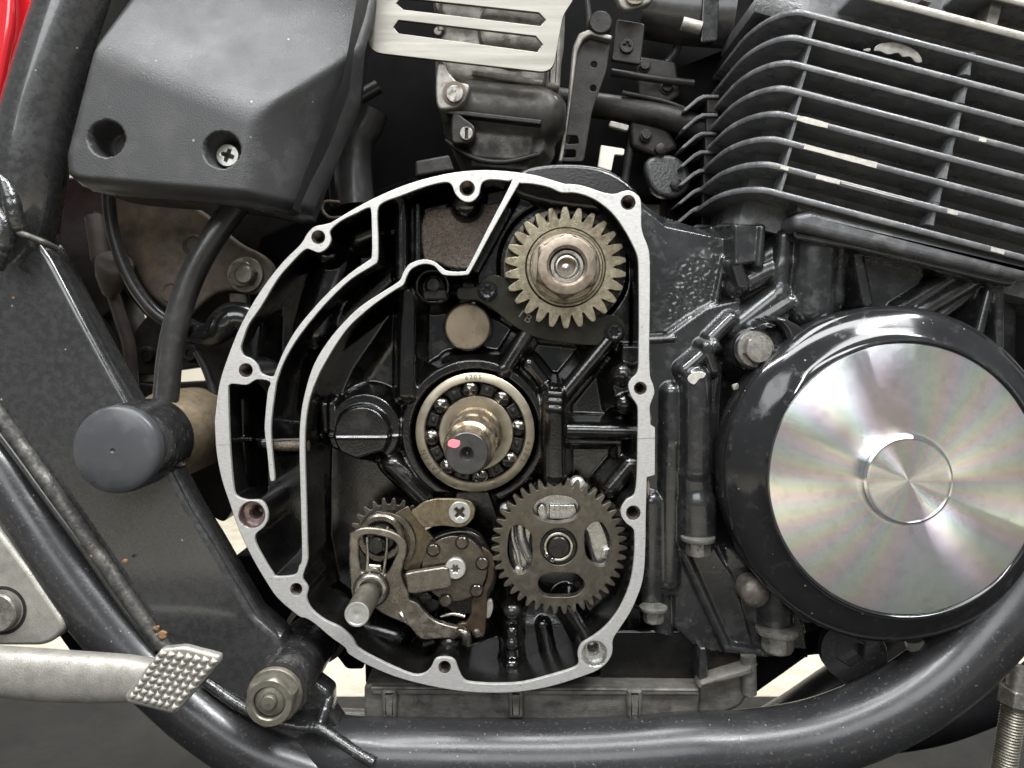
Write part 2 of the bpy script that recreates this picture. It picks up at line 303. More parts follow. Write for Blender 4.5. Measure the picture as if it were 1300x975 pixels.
# heightfields for castings: smooth unions of raised and sunk shapes give real fillets
def smax(a, b, k): h = np.maximum(k - np.abs(a - b), 0) / k; return np.maximum(a, b) + h * h * k / 4
def smin(a, b, k): return -smax(-a, -b, k)
class Field:
    def __init__(s, x0, y0, x1, y1, step, h0=0.0):
        s.nx = int((x1 - x0) / step) + 1; s.ny = int((y1 - y0) / step) + 1
        s.X, s.Y = np.meshgrid(np.linspace(x0, x1, s.nx), np.linspace(y0, y1, s.ny)); s.H = np.full(s.X.shape, float(h0))
    def sd_c(s, x, y, r): return np.hypot(s.X - x, s.Y - y) - r
    def sd_s(s, x0, y0, x1, y1, r, r2=None):
        dx, dy = x1 - x0, y1 - y0; t = np.clip(((s.X - x0) * dx + (s.Y - y0) * dy) / (dx * dx + dy * dy), 0, 1)
        return np.hypot(s.X - x0 - t * dx, s.Y - y0 - t * dy) - (r if r2 is None else r + (r2 - r) * t)
    def sd_p(s, pts):
        d = np.full(s.X.shape, 1e9); ins = np.zeros(s.X.shape, bool); m = len(pts)
        for i in range(m):
            (ax, ay), (bx, by) = pts[i][:2], pts[(i + 1) % m][:2]; dx, dy = bx - ax, by - ay
            t = np.clip(((s.X - ax) * dx + (s.Y - ay) * dy) / max(dx * dx + dy * dy, 1e-9), 0, 1)
            d = np.minimum(d, np.hypot(s.X - ax - t * dx, s.Y - ay - t * dy))
            if ay != by:
                c = ((ay > s.Y) != (by > s.Y)) & (s.X < (bx - ax) * (s.Y - ay) / (by - ay) + ax); ins ^= c
        return np.where(ins, -d, d)
    def up(s, sd, h, slope=4.0, k=5.0): s.H = smax(s.H, h - slope * np.maximum(sd, 0), k)
    def down(s, sd, h, slope=4.0, k=5.0): s.H = smin(s.H, h + slope * np.maximum(sd, 0), k)
    def round_up(s, sd, h, r, k=5.0):
        """half-round rib or boss: sd is measured from the ridge"""
        s.H = smax(s.H, h - r + np.sqrt(np.maximum(r * r - np.minimum(np.maximum(sd, 0), r) ** 2, 0)) - 4 * np.maximum(sd - r, 0), k)
    def build(s, name, dbase, dref, m, parent=None, keep=None, smooth=180):
        k = kf(dref) * U
        V = np.stack([(s.X - VX) * k, (dbase - s.H) * U, (VY - s.Y) * k + CZ], -1).reshape(-1, 3)
        i = np.arange(s.nx * s.ny).reshape(s.ny, s.nx)
        q = np.stack([i[:-1, :-1], i[1:, :-1], i[1:, 1:], i[:-1, 1:]], -1)
        if keep is not None:
            kk = keep[:-1, :-1] & keep[1:, :-1] & keep[1:, 1:] & keep[:-1, 1:]; q = q[kk]
        q = q.reshape(-1, 4)
        used = np.unique(q); re = np.zeros(len(V), int); re[used] = np.arange(len(used))
        me = bpy.data.meshes.new(name); me.from_pydata(V[used].tolist(), [], re[q].tolist()); me.update()
        return link(name, me, m, parent, smooth)
def z_px(pts, x0, y0, f): return [(x0 + x / f, y0 + y / f) for x, y in pts]
FWD = (0, -1, 0)
# ---------------------------------------------------------------- setting
fl = mk('floor', [(-6, -4, 0), (6, -4, 0), (6, 5, 0), (-6, 5, 0)], [(0, 1, 2, 3)], 'floor', smooth=0); tag(fl, None, None, kind='structure')
wl = mk('wall', [(-6, 3.6, 0), (6, 3.6, 0), (6, 3.6, 3), (-6, 3.6, 3)], [(0, 1, 2, 3)], 'wall', smooth=0); tag(wl, None, None, kind='structure')
def wbox(name, x0, x1, y0, y1, z0, z1, m, parent=None, bev=0.006):
    a = bev
    lo = [(x0, y0), (x1, y0), (x1, y1), (x0, y1)]; li = [(x0 + a, y0 + a), (x1 - a, y0 + a), (x1 - a, y1 - a), (x0 + a, y1 - a)]
    return loft(name, [[(x, y, z0) for x, y in lo], [(x, y, z1 - a) for x, y in lo], [(x, y, z1) for x, y in li]], m, parent, True, True, 60)
lp = wbox('lift_platform', -1.2, 1.2, -0.95, 0.47, 0.0, 0.20, 'lift')
tag(lp, 'dark grey flat lift platform beneath the motorcycle, its far edge showing under the frame rail', 'lift platform')
# ---------------------------------------------------------------- clutch side crankcase
OUT = [(709,231),(694,226.6),(677.7,222),(642.3,217.2),(605,216.2),(564.5,221),(517,233.8),(473,252.5),(439.2,271),(419,283),(400.3,287.3),(390,296.5),(381.7,310),(358,333.7),(331,369),(307,410),(290.3,450.5),(278.5,487.7),(272.9,530),(272.7,541.7),(275,575.5),(281.8,609.4),(292,640),(303.8,673.7),(320.8,709.2),(337.7,738),(353,760),(379,782),(387.5,784.5),(400,792),(420,809),(438,822),(443,830.5),(467.7,844.7),(501.5,859),(542,870),(589.5,878),(637,879.6),(670.8,876.8),(704.6,870),(738.5,859),(758.8,850.8),(772,839.6),(777.5,827),(778,812.5),(786,799),(799.4,778.7),(809.5,756.7),(816,736),(819,706),(820,650),(821.3,606)]
OUT2 = [(831.6,603),(831.6,570),(831.6,543)]
OUT3 = [(826,539),(825,519),(826.5,511),(830.8,499),(829,487.4),(825.3,477),(824.3,440),(825,390),(825,331),(822.3,312.5),(817.6,300.7),(814.2,286.3),(813.9,258),(809.8,248),(799.3,241.8),(790,243),(781,246),(766.6,244.5),(743,236.6),(727.4,233.8),(717,233.5)]
outer = sm(OUT, 3, False) + OUT2 + sm(OUT3, 3, False)
hA = z_px([(345,345),(370,347),(398,356),(428,340),(444,308),(440,275),(480,238),(540,208),(582,188),(594,200),(597,280),(597,365),(584,386),(520,430),(440,500),(370,575),(310,650),(265,730),(238,795),(224,822),(182,809),(168,778),(145,755),(116,742),(105,715),(112,685),(135,625),(180,560),(240,460),(290,400)], 270, 200, 2.9545)
hB = z_px([(58,195),(62,174),(80,169),(128,173),(165,153),(215,162),(206,200),(196,300),(195,350),(205,430),(214,522),(222,534),(232,525),(225,450),(218,360),(221,290),(233,200)], 270, 430, 2.9545) \
   + z_px([(240,840),(265,770),(310,690),(370,610),(440,530),(520,455),(600,405),(619,382),(620,300),(618,200),(640,168),(700,145),(800,108),(870,92),(896,102),(910,135),(938,162),(972,165),(998,140),(1006,105),(1018,88),(1050,82),(1108,88),(1118,98),(1030,270),(960,408),(940,427),(880,425),(855,408),(830,390),(790,382),(742,397),(717,427),(706,454),(688,472),(640,502),(550,562),(470,642),(410,722),(370,800),(342,900),(330,975)], 270, 200, 2.9545)[0:] \
   + z_px([(325,400),(330,600),(335,815),(325,850),(308,886),(240,893),(224,880),(190,825),(160,765),(162,732),(190,708),(206,678),(204,640),(180,607),(130,605),(92,592),(78,560),(66,430),(60,300)], 270, 430, 2.9545)
hD = [(662,232.7),(677.7,233.5),(698.6,238),(711.7,244),(730,244.5),(748,249.7),(764,258.8),(779.7,273),(792.8,291.5),(803,310),(809.8,327),(811,350),(811.4,400),(811,440),(810,470.5),(802,480.6),(797.8,489),(801,502.6),(808,512.8),(810,523),(809.6,558.5),(808.8,600),(805.8,627),(795.7,634.3),(788.7,645.4),(789.2,655.6),(795.7,664.8),(804,671.5),(805.8,684),(804.8,712),(799.4,743),(786,773.6),(769,795.6),(752,809),(738.5,817.6),(733.4,829.5),(734.5,843),(725,849.8),(698,858),(664,866.7),(630,868.5),(600,867),(588,862.5),(581,848),(577.7,839.6),(571,835.5),(560,835),(552,838),(547,848),(538.8,855.5),(525,857),(501.5,848),(474.5,835),(454,822.7),(447.4,811),(432,797),(413,788),(396,774.6),(389,760),(391,746.5),(384,735),(386,725),(390.5,711),(390,690),(388.5,633),(386.8,565.4),(388.5,531.5),(393.5,504.5),(403.7,477.4),(415.5,455.4),(430,432),(446,411.5),(473,387.8),(500,369),(512,361.5),(516.4,350.6),(523,341),(537.4,335),(551,337.5),(558,345),(566,349.5),(591,349),(598.5,342),(622,298),(656,238)]
hA, hB, hD = sm(hA, 3), sm(hB, 3), sm(hD, 3)
HOLES = [(593,239,8.2),(404,301,7.2),(312,470,7.2),(319.5,653.5,15.5),(376,748,6.2),(564.5,847,6.4),(755,830,15.2),(804,651,7.6),(813,493,6.6),(797.5,257,7.8)]
case = thing('crankcase', 'open black crankcase half with bright bare machined gasket rim, oil wet inside', 'crankcase', P(560, 860, 90))
plate('gasket_rim', [outer, hA, hB, hD] + [circ(x, y, r + 1.4, 26) for x, y, r in HOLES], 0, 5, 'face', case, 0.7, 2)
plate('seam_line', [(809.6,556.6),(831.4,555.6),(831.4,556.4),(809.8,557.4)], -0.15, 1, 'carb', case, 0)
plate('seam_line', [(273.6,564.6),(291.6,564.2),(291.6,565),(273.6,565.4)], -0.15, 1, 'carb', case, 0)
plate('red_paint_spot', sm([(825.2,524),(826.6,525.5),(827,531),(826.4,534),(825.2,532)], 3), 9, 2, 'dowel', case, 0.3, 1); plate('red_paint_spot', sm([(822,610),(824.5,612),(825,622),(823,630),(821.4,622)], 3), 12, 2, 'dowel', case, 0.3, 1)
# walls behind the rim
V, F = plate_geo([outer, hA, hB, hD], 5, 92, 0, front=False)
mk('case_wall', V, F, 'casewall', case, 50)
for x, y, r in HOLES:
    big = r > 12; dz = 1.0
    prof = [(r + 1.5, 0.1), (r + 1.0, -0.8), (r, -2.5)] if not big else [(r + 1.6, 0.1), (r + 0.6, -1.2), (r, -3)]
    z = -3.0
    if big: prof += [(r, -16), (r * 0.62, -17)]; r2 = r * 0.62; z = -17.5
    else: r2 = r
    for i in range(9): prof += [(r2, z), (r2 * 0.86, z - 1.6)]; z -= 3.2
    prof += [(r2 * 0.8, z), (0.1, z - 4)]
    lathe('threaded_hole', x, y, 0, prof, 'dowel' if (x < 330 and y > 600) else ('alu_pump' if big else 'thread'), case, 28, smooth=25)
# case floor (heightfield, depth 98 = height 0)
KD = 65
f = Field(272, 205, 835, 885, 1.45)
f.H += 1.0 * np.sin(f.X / 47 + 1) * np.cos(f.Y / 53)
up, rup, dn = f.up, f.round_up, f.down
# upper channel and brown cast pad
up(f.sd_p([(534,265),(640,240),(650,268),(606,345),(560,342),(534,330)]), 30, 2.5, 6)
rup(f.sd_s(511,262,511,352,0), 52, 9, 5); rup(f.sd_s(531,262,531,340,0), 44, 5, 4)
rup(f.sd_s(593,235,593,262,0), 62, 22, 6)
rup(f.sd_s(404,300,416,322,0), 50, 18, 6); rup(f.sd_s(480,292,455,302,0), 40, 14, 8)
rup(f.sd_s(420,330,395,420,0), 30, 30, 10); rup(f.sd_s(495,348,415,420,0), 18, 16, 8)
rup(f.sd_s(327,400,324,455,0), 55, 12, 6); rup(f.sd_s(306,510,308,620,0), 48, 13, 6); rup(f.sd_s(340,560,392,560,0), 56, 9, 3)
f.H = smax(f.H, np.where(np.abs(f.Y - 556) < 3, 50.0, -50) - 3 * np.maximum(f.X - 325, 0), 2)
# gear bay step
up(f.sd_p([(668,238),(716,240),(760,262),(800,318),(800,455),(770,440),(680,430),(612,385),(606,350)]), 32, 5, 4)
dn(f.sd_c(716, 338, 82), 20, 4, 5)
# vertical rib, pockets, bosses
rup(f.sd_s(518,372,517,500,0), 52, 13, 6)
rup(f.sd_c(549,362,0), 60, 28, 5); dn(f.sd_c(551,365,15), 30, 6, 3); up(f.sd_c(551,362,9), 44, 6, 2)
up(f.sd_c(602,547,90), 42, 3.0, 8); dn(f.sd_c(603.2,548.5,77), 6, 9, 2)
rup(f.sd_s(640,470,676,412,0), 46, 11, 6); rup(f.sd_s(640,462,570,462,0), 30, 12, 8)
rup(f.sd_s(709,508,772,432,0), 50, 11, 5); rup(f.sd_s(709,508,672,462,0), 40, 9, 5)
rup(f.sd_s(702,500,703,600,0), 60, 15, 5)
for i in range(3): rup(f.sd_s(697,498 + i * 9,709,499 + i * 9,0), 64, 5, 2)
rup(f.sd_s(718,546,806,548,0), 44, 11, 5)
up(f.sd_p([(775,474),(789,462),(789,440),(812,440),(812,520),(782,515)]), 44, 3, 7); rup(f.sd_c(790,475,0), 56, 16, 6); rup(f.sd_c(792,512,0), 56, 14, 6)
dn(f.sd_p([(735,566),(785,566),(785,600),(735,580)]), 10, 4, 5); rup(f.sd_s(726,562,788,562,0), 30, 5, 4); rup(f.sd_s(788,562,788,612,0), 30, 5, 4)
up(f.sd_c(463,545,45), 40, 3, 6); up(f.sd_c(463,548,33), 56, 6, 5)
dn(f.sd_p([(462,590),(486,582),(482,610),(462,604)]), 20, 3, 6)
rup(f.sd_s(395,553,520,553,0), 26, 6, 4)
f.H = smax(f.H, np.where((np.abs(f.Y - 552.5) < 1.3) & (f.X > 388) & (f.X < 512), f.H + 3.0, -50), 1.5)
rup(f.sd_s(498,590,540,632,0), 46, 13, 5); rup(f.sd_s(411,515,414,545,0), 40, 6, 3); rup(f.sd_s(421,513,422,543,0), 42, 5, 3)
up(f.sd_p([(430,505),(445,470),(492,400),(400,470),(395,520)]), 22, 1.2, 12)
# lower chamber
up(f.sd_p([(430,820),(470,835),(560,860),(640,862),(740,850),(760,800),(640,800),(560,815)]), 14, 0.45, 22)
dn(f.sd_p([(402,575),(455,598),(505,606),(548,640),(618,640),(640,700),(634,800),(560,826),(470,812),(415,775),(400,700)]), -52, 6, 10)
rup(f.sd_s(498,590,540,632,0), 46, 13, 5)
rup(f.sd_s(563,850,572,812,0), 56, 15, 5); rup(f.sd_s(500,812,460,800,0), 34, 16, 8)
rup(f.sd_s(649,768,651,860,0), 42, 12, 5)
for y, r, h in ((772,12,56),(798,9,52),(812,10,54),(842,11,52)): rup(f.sd_c(650,y,0), h, r, 3)
rup(f.sd_s(720,770,745,815,0), 40, 14, 8); rup(f.sd_s(690,800,700,850,0), 22, 10, 8)
rup(f.sd_s(800,590,775,620,0), 50, 13, 6)
def world_loop(l, d=0): return [((x - VX) * kf(d), (y - VY) * kf(d)) for x, y in l]
wx = (f.X - VX) * kf(KD); wy = (f.Y - VY) * kf(KD)
g = Field(0, 0, 2, 2, 1); g.X, g.Y = wx, wy
keepm = g.sd_p([(x - VX, y - VY) for x, y in outer[::2]]) < -2
cf = f.build('case_floor', 98, KD, 'oily', case, keepm)
plate('rough_cast_pad', sm([(538,272),(575,262),(618,258),(642,262),(606,334),(594,342),(570,340),(556,334),(538,330)], 4), 58, 6, 'brownwall', case, 3, 3)
# bar linking the second and third ribs
tube('oil_passage_bar', [(340,566,22),(392,566,22)], 7, 'brownwall', case)
lathe('oil_sight_disc', 593.5, 414.5, 72, [(31.5 * 1.076, -2), (31 * 1.076, 2), (29.5 * 1.076, 3), (28.4 * 1.076, 1.5), (28.2 * 1.076, -3)], 'oily', case, 48, cap1=False)
lathe('oil_film_disc', 593.5, 414.5, 74, [(28.6 * 1.08, -0.5), (27 * 1.08, 0), (0.1, 0)], 'tanhole', case, 48, smooth=4)
# case body behind
body = [(330,300),(420,262),(520,226),(640,214),(760,236),(818,262),(826,330),(905,290),(1000,268),(1320,345),(1320,800),(1130,800),(1040,832),(960,840),(900,830),(820,812),(780,845),(640,872),(470,840),(380,770),(300,640),(285,540),(300,430)]
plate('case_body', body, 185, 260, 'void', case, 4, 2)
# right hand outside of the case
r_ = Field(806, 236, 1330, 862, 1.6)
up, rup, dn = r_.up, r_.round_up, r_.down
r_.H += 1.2 * np.sin(r_.X / 31) * np.cos(r_.Y / 37)
up(r_.sd_p([(800,236),(822,262),(850,284),(925,300),(926,330),(912,392),(852,420),(800,425)]), 36, 2.2, 6)
up(r_.sd_p([(800,432),(850,428),(900,392),(945,380),(935,420),(880,470),(872,600),(864,640),(862,760),(800,760)]), 46, 2.5, 8)
up(r_.sd_p([(932,286),(962,286),(962,332),(932,336)]), 66, 5, 3); rup(r_.sd_s(966,290,962,336,0), 70, 5, 4)
rup(r_.sd_s(940,364,1000,334,0), 56, 14, 8); rup(r_.sd_s(965,336,1012,300,0), 50, 16, 10)
rup(r_.sd_s(1000,300,994,372,0), 60, 12, 8); rup(r_.sd_s(994,372,936,418,0), 62, 14, 8); rup(r_.sd_s(1004,384,955,416,0), 64, 10, 6)
up(r_.sd_p([(935,412),(990,375),(1006,392),(1000,412),(960,425)]), 58, 3, 6)
rup(r_.sd_s(936,336,944,362,0), 64, 9, 6)
rup(r_.sd_s(1040,300,1034,392,0), 74, 30, 8); rup(r_.sd_s(1062,300,1058,380,0), 62, 22, 8); rup(r_.sd_s(1090,310,1104,384,0), 60, 8, 5)
up(r_.sd_p([(1090,300),(1200,330),(1160,392),(1104,392)]), 34, 2.5, 6)
rup(r_.sd_s(1150,392,1225,346,0), 52, 9, 5); rup(r_.sd_s(1176,396,1248,352,0), 58, 12, 6); rup(r_.sd_s(1204,402,1262,360,0), 44, 7, 5)
rup(r_.sd_s(1246,430,1262,366,0), 58, 7, 4); rup(r_.sd_s(1272,440,1272,366,0), 60, 6, 4)
rng_ = np.random.default_rng(3)
def lumps(sc):
    n0 = rng_.random((int(r_.ny / sc) + 3, int(r_.nx / sc) + 3)); yi = np.arange(r_.ny) / sc; xi = np.arange(r_.nx) / sc
    y0 = yi.astype(int); x0 = xi.astype(int); fy = (yi - y0)[:, None]; fx = (xi - x0)[None, :]; fy = fy * fy * (3 - 2 * fy); fx = fx * fx * (3 - 2 * fx)
    g4 = lambda a, c: n0[np.ix_(y0 + a, x0 + c)]
    return (g4(0,0) * (1 - fx) + g4(0,1) * fx) * (1 - fy) + (g4(1,0) * (1 - fx) + g4(1,1) * fx) * fy
pm = np.clip(-r_.sd_p([(858,340),(890,318),(926,300),(932,330),(920,392),(880,412),(850,424),(842,400)]) / 26 + 0.2, 0, 1)
r_.H += pm * (np.maximum(lumps(1.6) - 0.45, 0) * 2.6 + lumps(3.2) * 1.2)
rup(r_.sd_s(852,424,880,404,0), 42, 4, 3); rup(r_.sd_s(880,404,914,384,0), 42, 4, 3); rup(r_.sd_s(914,384,926,326,0), 42, 4, 3); rup(r_.sd_s(826,432,858,430,0), 50, 4, 3)
# bolt columns
rup(r_.sd_s(884,482,884,596,0), 78, 19, 5); up(r_.sd_p([(866,600),(894,600),(892,690),(862,690)]), 60, 4, 5); rup(r_.sd_s(884,604,886,680,0), 76, 22, 5)
rup(r_.sd_s(886,640,886,682,0), 80, 25, 6)
rup(r_.sd_s(828,640,829,768,0), 62, 15, 5); rup(r_.sd_s(990,740,990,796,0), 66, 24, 6)
rup(r_.sd_s(855,500,852,740,0), 60, 14, 10); rup(r_.sd_s(870,470,905,440,0), 70, 10, 5); rup(r_.sd_s(905,430,930,405,0), 64, 10, 6); rup(r_.sd_s(880,470,860,560,0), 56, 16, 10)
rup(r_.sd_s(912,470,905,600,0), 44, 14, 6); rup(r_.sd_s(895,440,905,470,0), 72, 7, 4)
up(r_.sd_p([(862,690),(905,690),(935,740),(960,830),(900,838),(860,800)]), 48, 3, 8); rup(r_.sd_s(868,700,925,826,0), 58, 6, 4); rup(r_.sd_s(925,826,985,834,0), 58, 6, 4)
rup(r_.sd_s(842,740,848,812,0), 46, 14, 8)
up(r_.sd_p([(925,700),(1000,700),(1030,830),(940,826)]), 46, 3, 8); rup(r_.sd_s(958,446,975,440,0), 84, 30, 6)
# keep the outside of the rim, trim the bottom to the case outline
body_r = [(800,230),(845,262),(905,282),(1000,260),(1340,340),(1340,800),(1140,800),(1040,830),(960,838),(905,832),(862,816),(846,812),(800,812)]
keep = (r_.sd_p(body_r) < 0) & ((r_.X > 812) | (r_.Y > 690))
r_.build('case_outside', 92, 30, 'cast', case, keep)
for px, py, R in ((886, 681, 19), (829.5, 770, 15.5), (987, 797, 24)):
    d = 18 if R != 24 else 30
    b = hexbolt('flange_bolt', px, py, d, R * 0.84, R * 0.95, 'bolt', case, (0, 0, -1), 0.3, flange=(R * 1.15, R * 0.28))
lathe('case_washer', 958, 443, 8, [(27, -6), (27, 1), (25.5, 2), (16, 2)], 'gloss', case, 40)
hexbolt('silver_bolt', 959, 443.5, 6, 18.5, 12, 'bolt', case, FWD, 0.25, flange=(23.5, 3), dome=0.6)
lathe('round_plug', 957, 751, 26, [(19, -20), (19, 4), (18, 9), (14, 13), (7, 15), (0.1, 15.5)], 'plug', case, 36)
plate('paint_chip', sm([(876,476),(884,472),(896,474),(893,480),(888,481),(882,488),(876,486),(873,481)], 3), 12.2, 1.2, 'chip', case, 0.4, 1)
plate('paint_chip', sm([(932,488),(942,486),(946,489),(940,499),(936,501),(931,493)], 3), 30, 6, 'chip', case, 0.4, 1)
lathe('oil_plug', 1088, 832, 40, [(40, -30), (40, 0), (39, 2), (38, 2), (17, 2)], 'rail', case, 48, cap1=False)
n_ = 48
loft('plug_socket', [ring_of(n_, lambda t: 39, 0), ring_of(n_, lambda t: hexr(t, 22), 0), ring_of(n_, lambda t: hexr(t, 20.5), -2), ring_of(n_, lambda t: hexr(t, 20), -16)], 'rail', case, False, True, 25, axis_xf(1080, 826, 36, FWD, 0.5))
# ---------------------------------------------------------------- sump
sump = thing('oil_sump', 'grimy grey cast oil sump under the open crankcase, above the frame rail', 'oil sump', P(700, 912, 60))
plate('sump_body', rnd([(462,868),(890,872),(886,915),(462,915)], [8,3,6,10]), 28, 280, 'alu_sump', sump, 4, 3)
plate('sump_upper', rnd([(462,780),(900,780),(900,826),(892,872),(464,868)], 3), 170, 140, 'void', sump, 2, 2); plate('sump_shoulder', rnd([(770,800),(900,800),(896,872),(640,872),(760,858)], 3), 52, 60, 'casewall', sump, 4, 3)
plate('sump_shade', rnd([(905,822),(1028,832),(952,886),(905,886)], 3), 130, 60, 'void', sump, 3, 2)  # near-black plate put in for the shadow beside the sump
plate('sump_flange', rnd([(470,872),(888,875),(888,884),(470,883)], 2), 22, 20, 'alu_sump', sump, 3, 3)
for x in (494, 655, 806): plate('sump_boss', rnd([(x-11,876),(x+11,876),(x+9,914),(x-9,914)], 4), 18, 20, 'alu_sump', sump, 6, 3)
plate('sump_rib', rnd([(886,874),(890,866),(955,846),(958,856)], 2), 16, 24, 'alu_sump', sump, 3, 2)
plate('sump_end', rnd([(886,872),(952,850),(960,836),(960,870),(940,898),(905,912),(886,912)], 6), 36, 200, 'alu_sump', sump, 5, 3)
plate('sump_post', rnd([(888,822),(897,822),(900,872),(888,872)], 3), 22, 40, 'cast', sump, 3, 3)
tube('sump_boss', [(950,832,30),(951,880,30)], 10, 'alu_sump', sump)
# ---------------------------------------------------------------- upper gear and nut
GC = P(718, 339, 30)
gear = thing('drive_gear', 'straw coloured steel gear with big hexagon nut in the upper right bay of the case', 'gear', P(718, 415, 40))
plate('toothed_ring', [gear_loop(718, 339.5, 77.5, 61.0, 26, 0.115, 0.36, 0.86), circ(718, 339.5, 51, 60)], 28, 22, 'gear', gear, 0.9, 2)
plate('inner_hub', [circ(718.4, 339.2, 50.2, 60), circ(718.4, 339.2, 20, 30)], 29.5, 20, 'gear', gear, 1.2, 3)
lathe('washer', 719, 339, 27, [(48, -4), (48, 1), (46.5, 2.4), (44, 2.4), (43, 1.2), (20, 1.2)], 'gear', gear, 60, cap1=False)
n = 60
nut = loft('nut', [ring_of(n, lambda t: 44, 0), ring_of(n, lambda t: 43.5, 5), ring_of(n, lambda t: hexr(t, 43), 6), ring_of(n, lambda t: hexr(t, 43), 20),
      ring_of(n, lambda t: min(hexr(t, 43), 40.5), 24), ring_of(n, lambda t: min(hexr(t, 43), 37), 27), ring_of(n, lambda t: 36, 27.5), ring_of(n, lambda t: 26, 27.5), ring_of(n, lambda t: 22.5, 24), ring_of(n, lambda t: 22.5, 2)], 'nut', gear, True, False, 30, axis_xf(718, 339.5, 25, FWD, 0.45))
lathe('threaded_end', 719.5, 338.8, 10, [(22.5, -20), (21.5, 6), (20.5, 7), (17, 7), (16, 5.5), (15.5, -2), (13.5, -2.5)], 'steel', gear, 48, cap1=False)
lathe('bore', 719.5, 338.8, 10, [(14.5, -6), (14.3, 3.2), (12.6, 3.4), (11.8, 1), (11.5, -14), (11, -16), (0.1, -14)], 'steel', gear, 40)
bg = thing('backing_disc', 'dull brown disc showing between the teeth behind the straw coloured gear', 'disc', P(716, 415, 62))
plate('disc_body', [circ(714.5, 340, 75.5, 72)] + [circ(714.5 + 66 * math.cos(t), 340 + 66 * math.sin(t), 3.2, 12) for t in [2 * math.pi * (i + 0.3) / 26 for i in range(26)]], 54, 14, 'brown', bg, 0.8, 2)
lathe('hub', 714.5, 339, 54, [(62, -2), (62, 2), (58, 3), (30, 3)], 'brown', bg, 40)
# ---------------------------------------------------------------- retaining plate
rp = thing('retaining_plate', 'dark oily curved retaining plate with two black bolts, under the straw coloured gear', 'plate', P(690, 435, 55))
poly = sm([(582,365),(597,365),(606,363),(612,356),(622,349),(634,350),(648,358),(664,377),(690,396),(720,404),(750,403),(766,400),(782,400),(792,408),(794.5,420),(789,432),(776,437),(757,438.5),(735,437.5),(706.5,434),(684,429.5),(664,420.5),(646,409),(625,392),(613,385),(603,380.5),(582,379.5)], 3)
plate('plate_body', poly, 51, 7, 'retplate', rp, 1.3, 3)
for x, y in ((619, 369.5), (779.5, 421.5)):
    lathe('washer', x, y, 50, [(13.5, -2), (13.5, 1), (12.5, 2), (8, 2)], 'blackbolt', rp, 32)
    hexbolt('socket_bolt', x, y, 52, 11, 9, 'blackbolt', rp, FWD, 0.3, socket=6.2) if False else loft('socket_bolt', [ring_of(40, lambda t: 11, 0), ring_of(40, lambda t: 11, 8), ring_of(40, lambda t: 10, 9.5), ring_of(40, lambda t: 7.4, 9.5), ring_of(40, lambda t: 5.6 + 0.9 * math.cos(6 * t), 8.6), ring_of(40, lambda t: 5.2 + 0.9 * math.cos(6 * t), 1)], 'blackbolt', rp, True, True, 30, axis_xf(x, y, 48.5, FWD))
def letters(name, text, px, py, d, size, ang, m, parent, arc=None, thick=0.25):
    """raised or engraved characters as flat meshes, on a line or round an arc centre (cx, cy, r)"""
    V, F = [], []
    for i, ch in enumerate(text):
        c = bpy.data.curves.new('glyph', 'FONT'); c.body = ch; c.size = size; c.align_x = 'CENTER'; c.align_y = 'CENTER'; c.extrude = thick / 2
        o = bpy.data.objects.new('glyph', c); COL.objects.link(o); dg = bpy.context.evaluated_depsgraph_get()
        me = bpy.data.meshes.new_from_object(o.evaluated_get(dg)); bpy.data.objects.remove(o); bpy.data.curves.remove(c)
        if arc:
            cx, cy, r, a0, da, flip = arc; a = math.radians(a0 + da * i)
            gx, gy, rot = cx + r * math.cos(a), cy + r * math.sin(a), a + math.pi / 2 + (math.pi if flip else 0)
        else: gx, gy, rot = px + i * size * 0.72 * math.cos(ang), py + i * size * 0.72 * math.sin(ang), ang
        b = len(V)
        for v in me.vertices:
            x, y = v.co.x, -v.co.y
            V.append(P(gx + x * math.cos(rot) - y * math.sin(rot), gy + x * math.sin(rot) + y * math.cos(rot), d - v.co.z))
        F += [tuple(b + q for q in p.vertices) for p in me.polygons]; bpy.data.meshes.remove(me)
    return mk(name, V, F, m, parent, 0)
letters('stamped_marks', 'IB', 661.5, 398.5, 50.7, 15, 0.62, 'bolt', rp)
# plunger with slot left of the plate
pl = thing('oil_jet', 'small dark slotted round jet in a recess left of the retaining plate', 'oil jet', P(551, 380, 62))
lathe('jet_ring', 551, 361, 58, [(12.5, -10), (12.5, 1), (11, 2), (7.5, 2), (6.5, 0), (6, -8), (0.1, -8)], 'dark', pl, 32)
plate('jet_bar', rnd([(536,369),(566,367),(568,380),(538,381)], 2), 44, 10, 'dark', pl, 2, 2)
# ---------------------------------------------------------------- shaft bearing
br = thing('ball_bearing', 'caged ball bearing with pale steel races round the main shaft', 'bearing', P(603, 625, 60))
BX, BY, BD = 603.2, 548.5, 56; kb = kf(BD)
lathe('outer_race', BX, BY, BD, [(75.5*kb, -8), (75.5*kb, 1.5), (74*kb, 2.6), (65*kb, 2.6), (63.8*kb, 1.4), (63.5*kb, -10)], 'race', br, 72, cap1=False)
lathe('inner_race', BX + 1.2, BY + 1.5, BD, [(47.2*kb, -14), (47.2*kb, 1.2), (46.2*kb, 2.4), (34*kb, 2.4), (32.5*kb, 1.4), (32*kb, -14)], 'race', br, 64, cap1=False)
lathe('shield', BX, BY, BD + 17, [(66*kb, 0), (46*kb, 0)], 'dark', br, 48, cap1=False)
NB = 8; bm = None
ub = []
sph = []
for j in range(9): th = math.pi * j / 8; sph.append((max(13.2 * kb * math.sin(th), 0.02), 13.2 * kb * math.cos(th)))
cagep = []
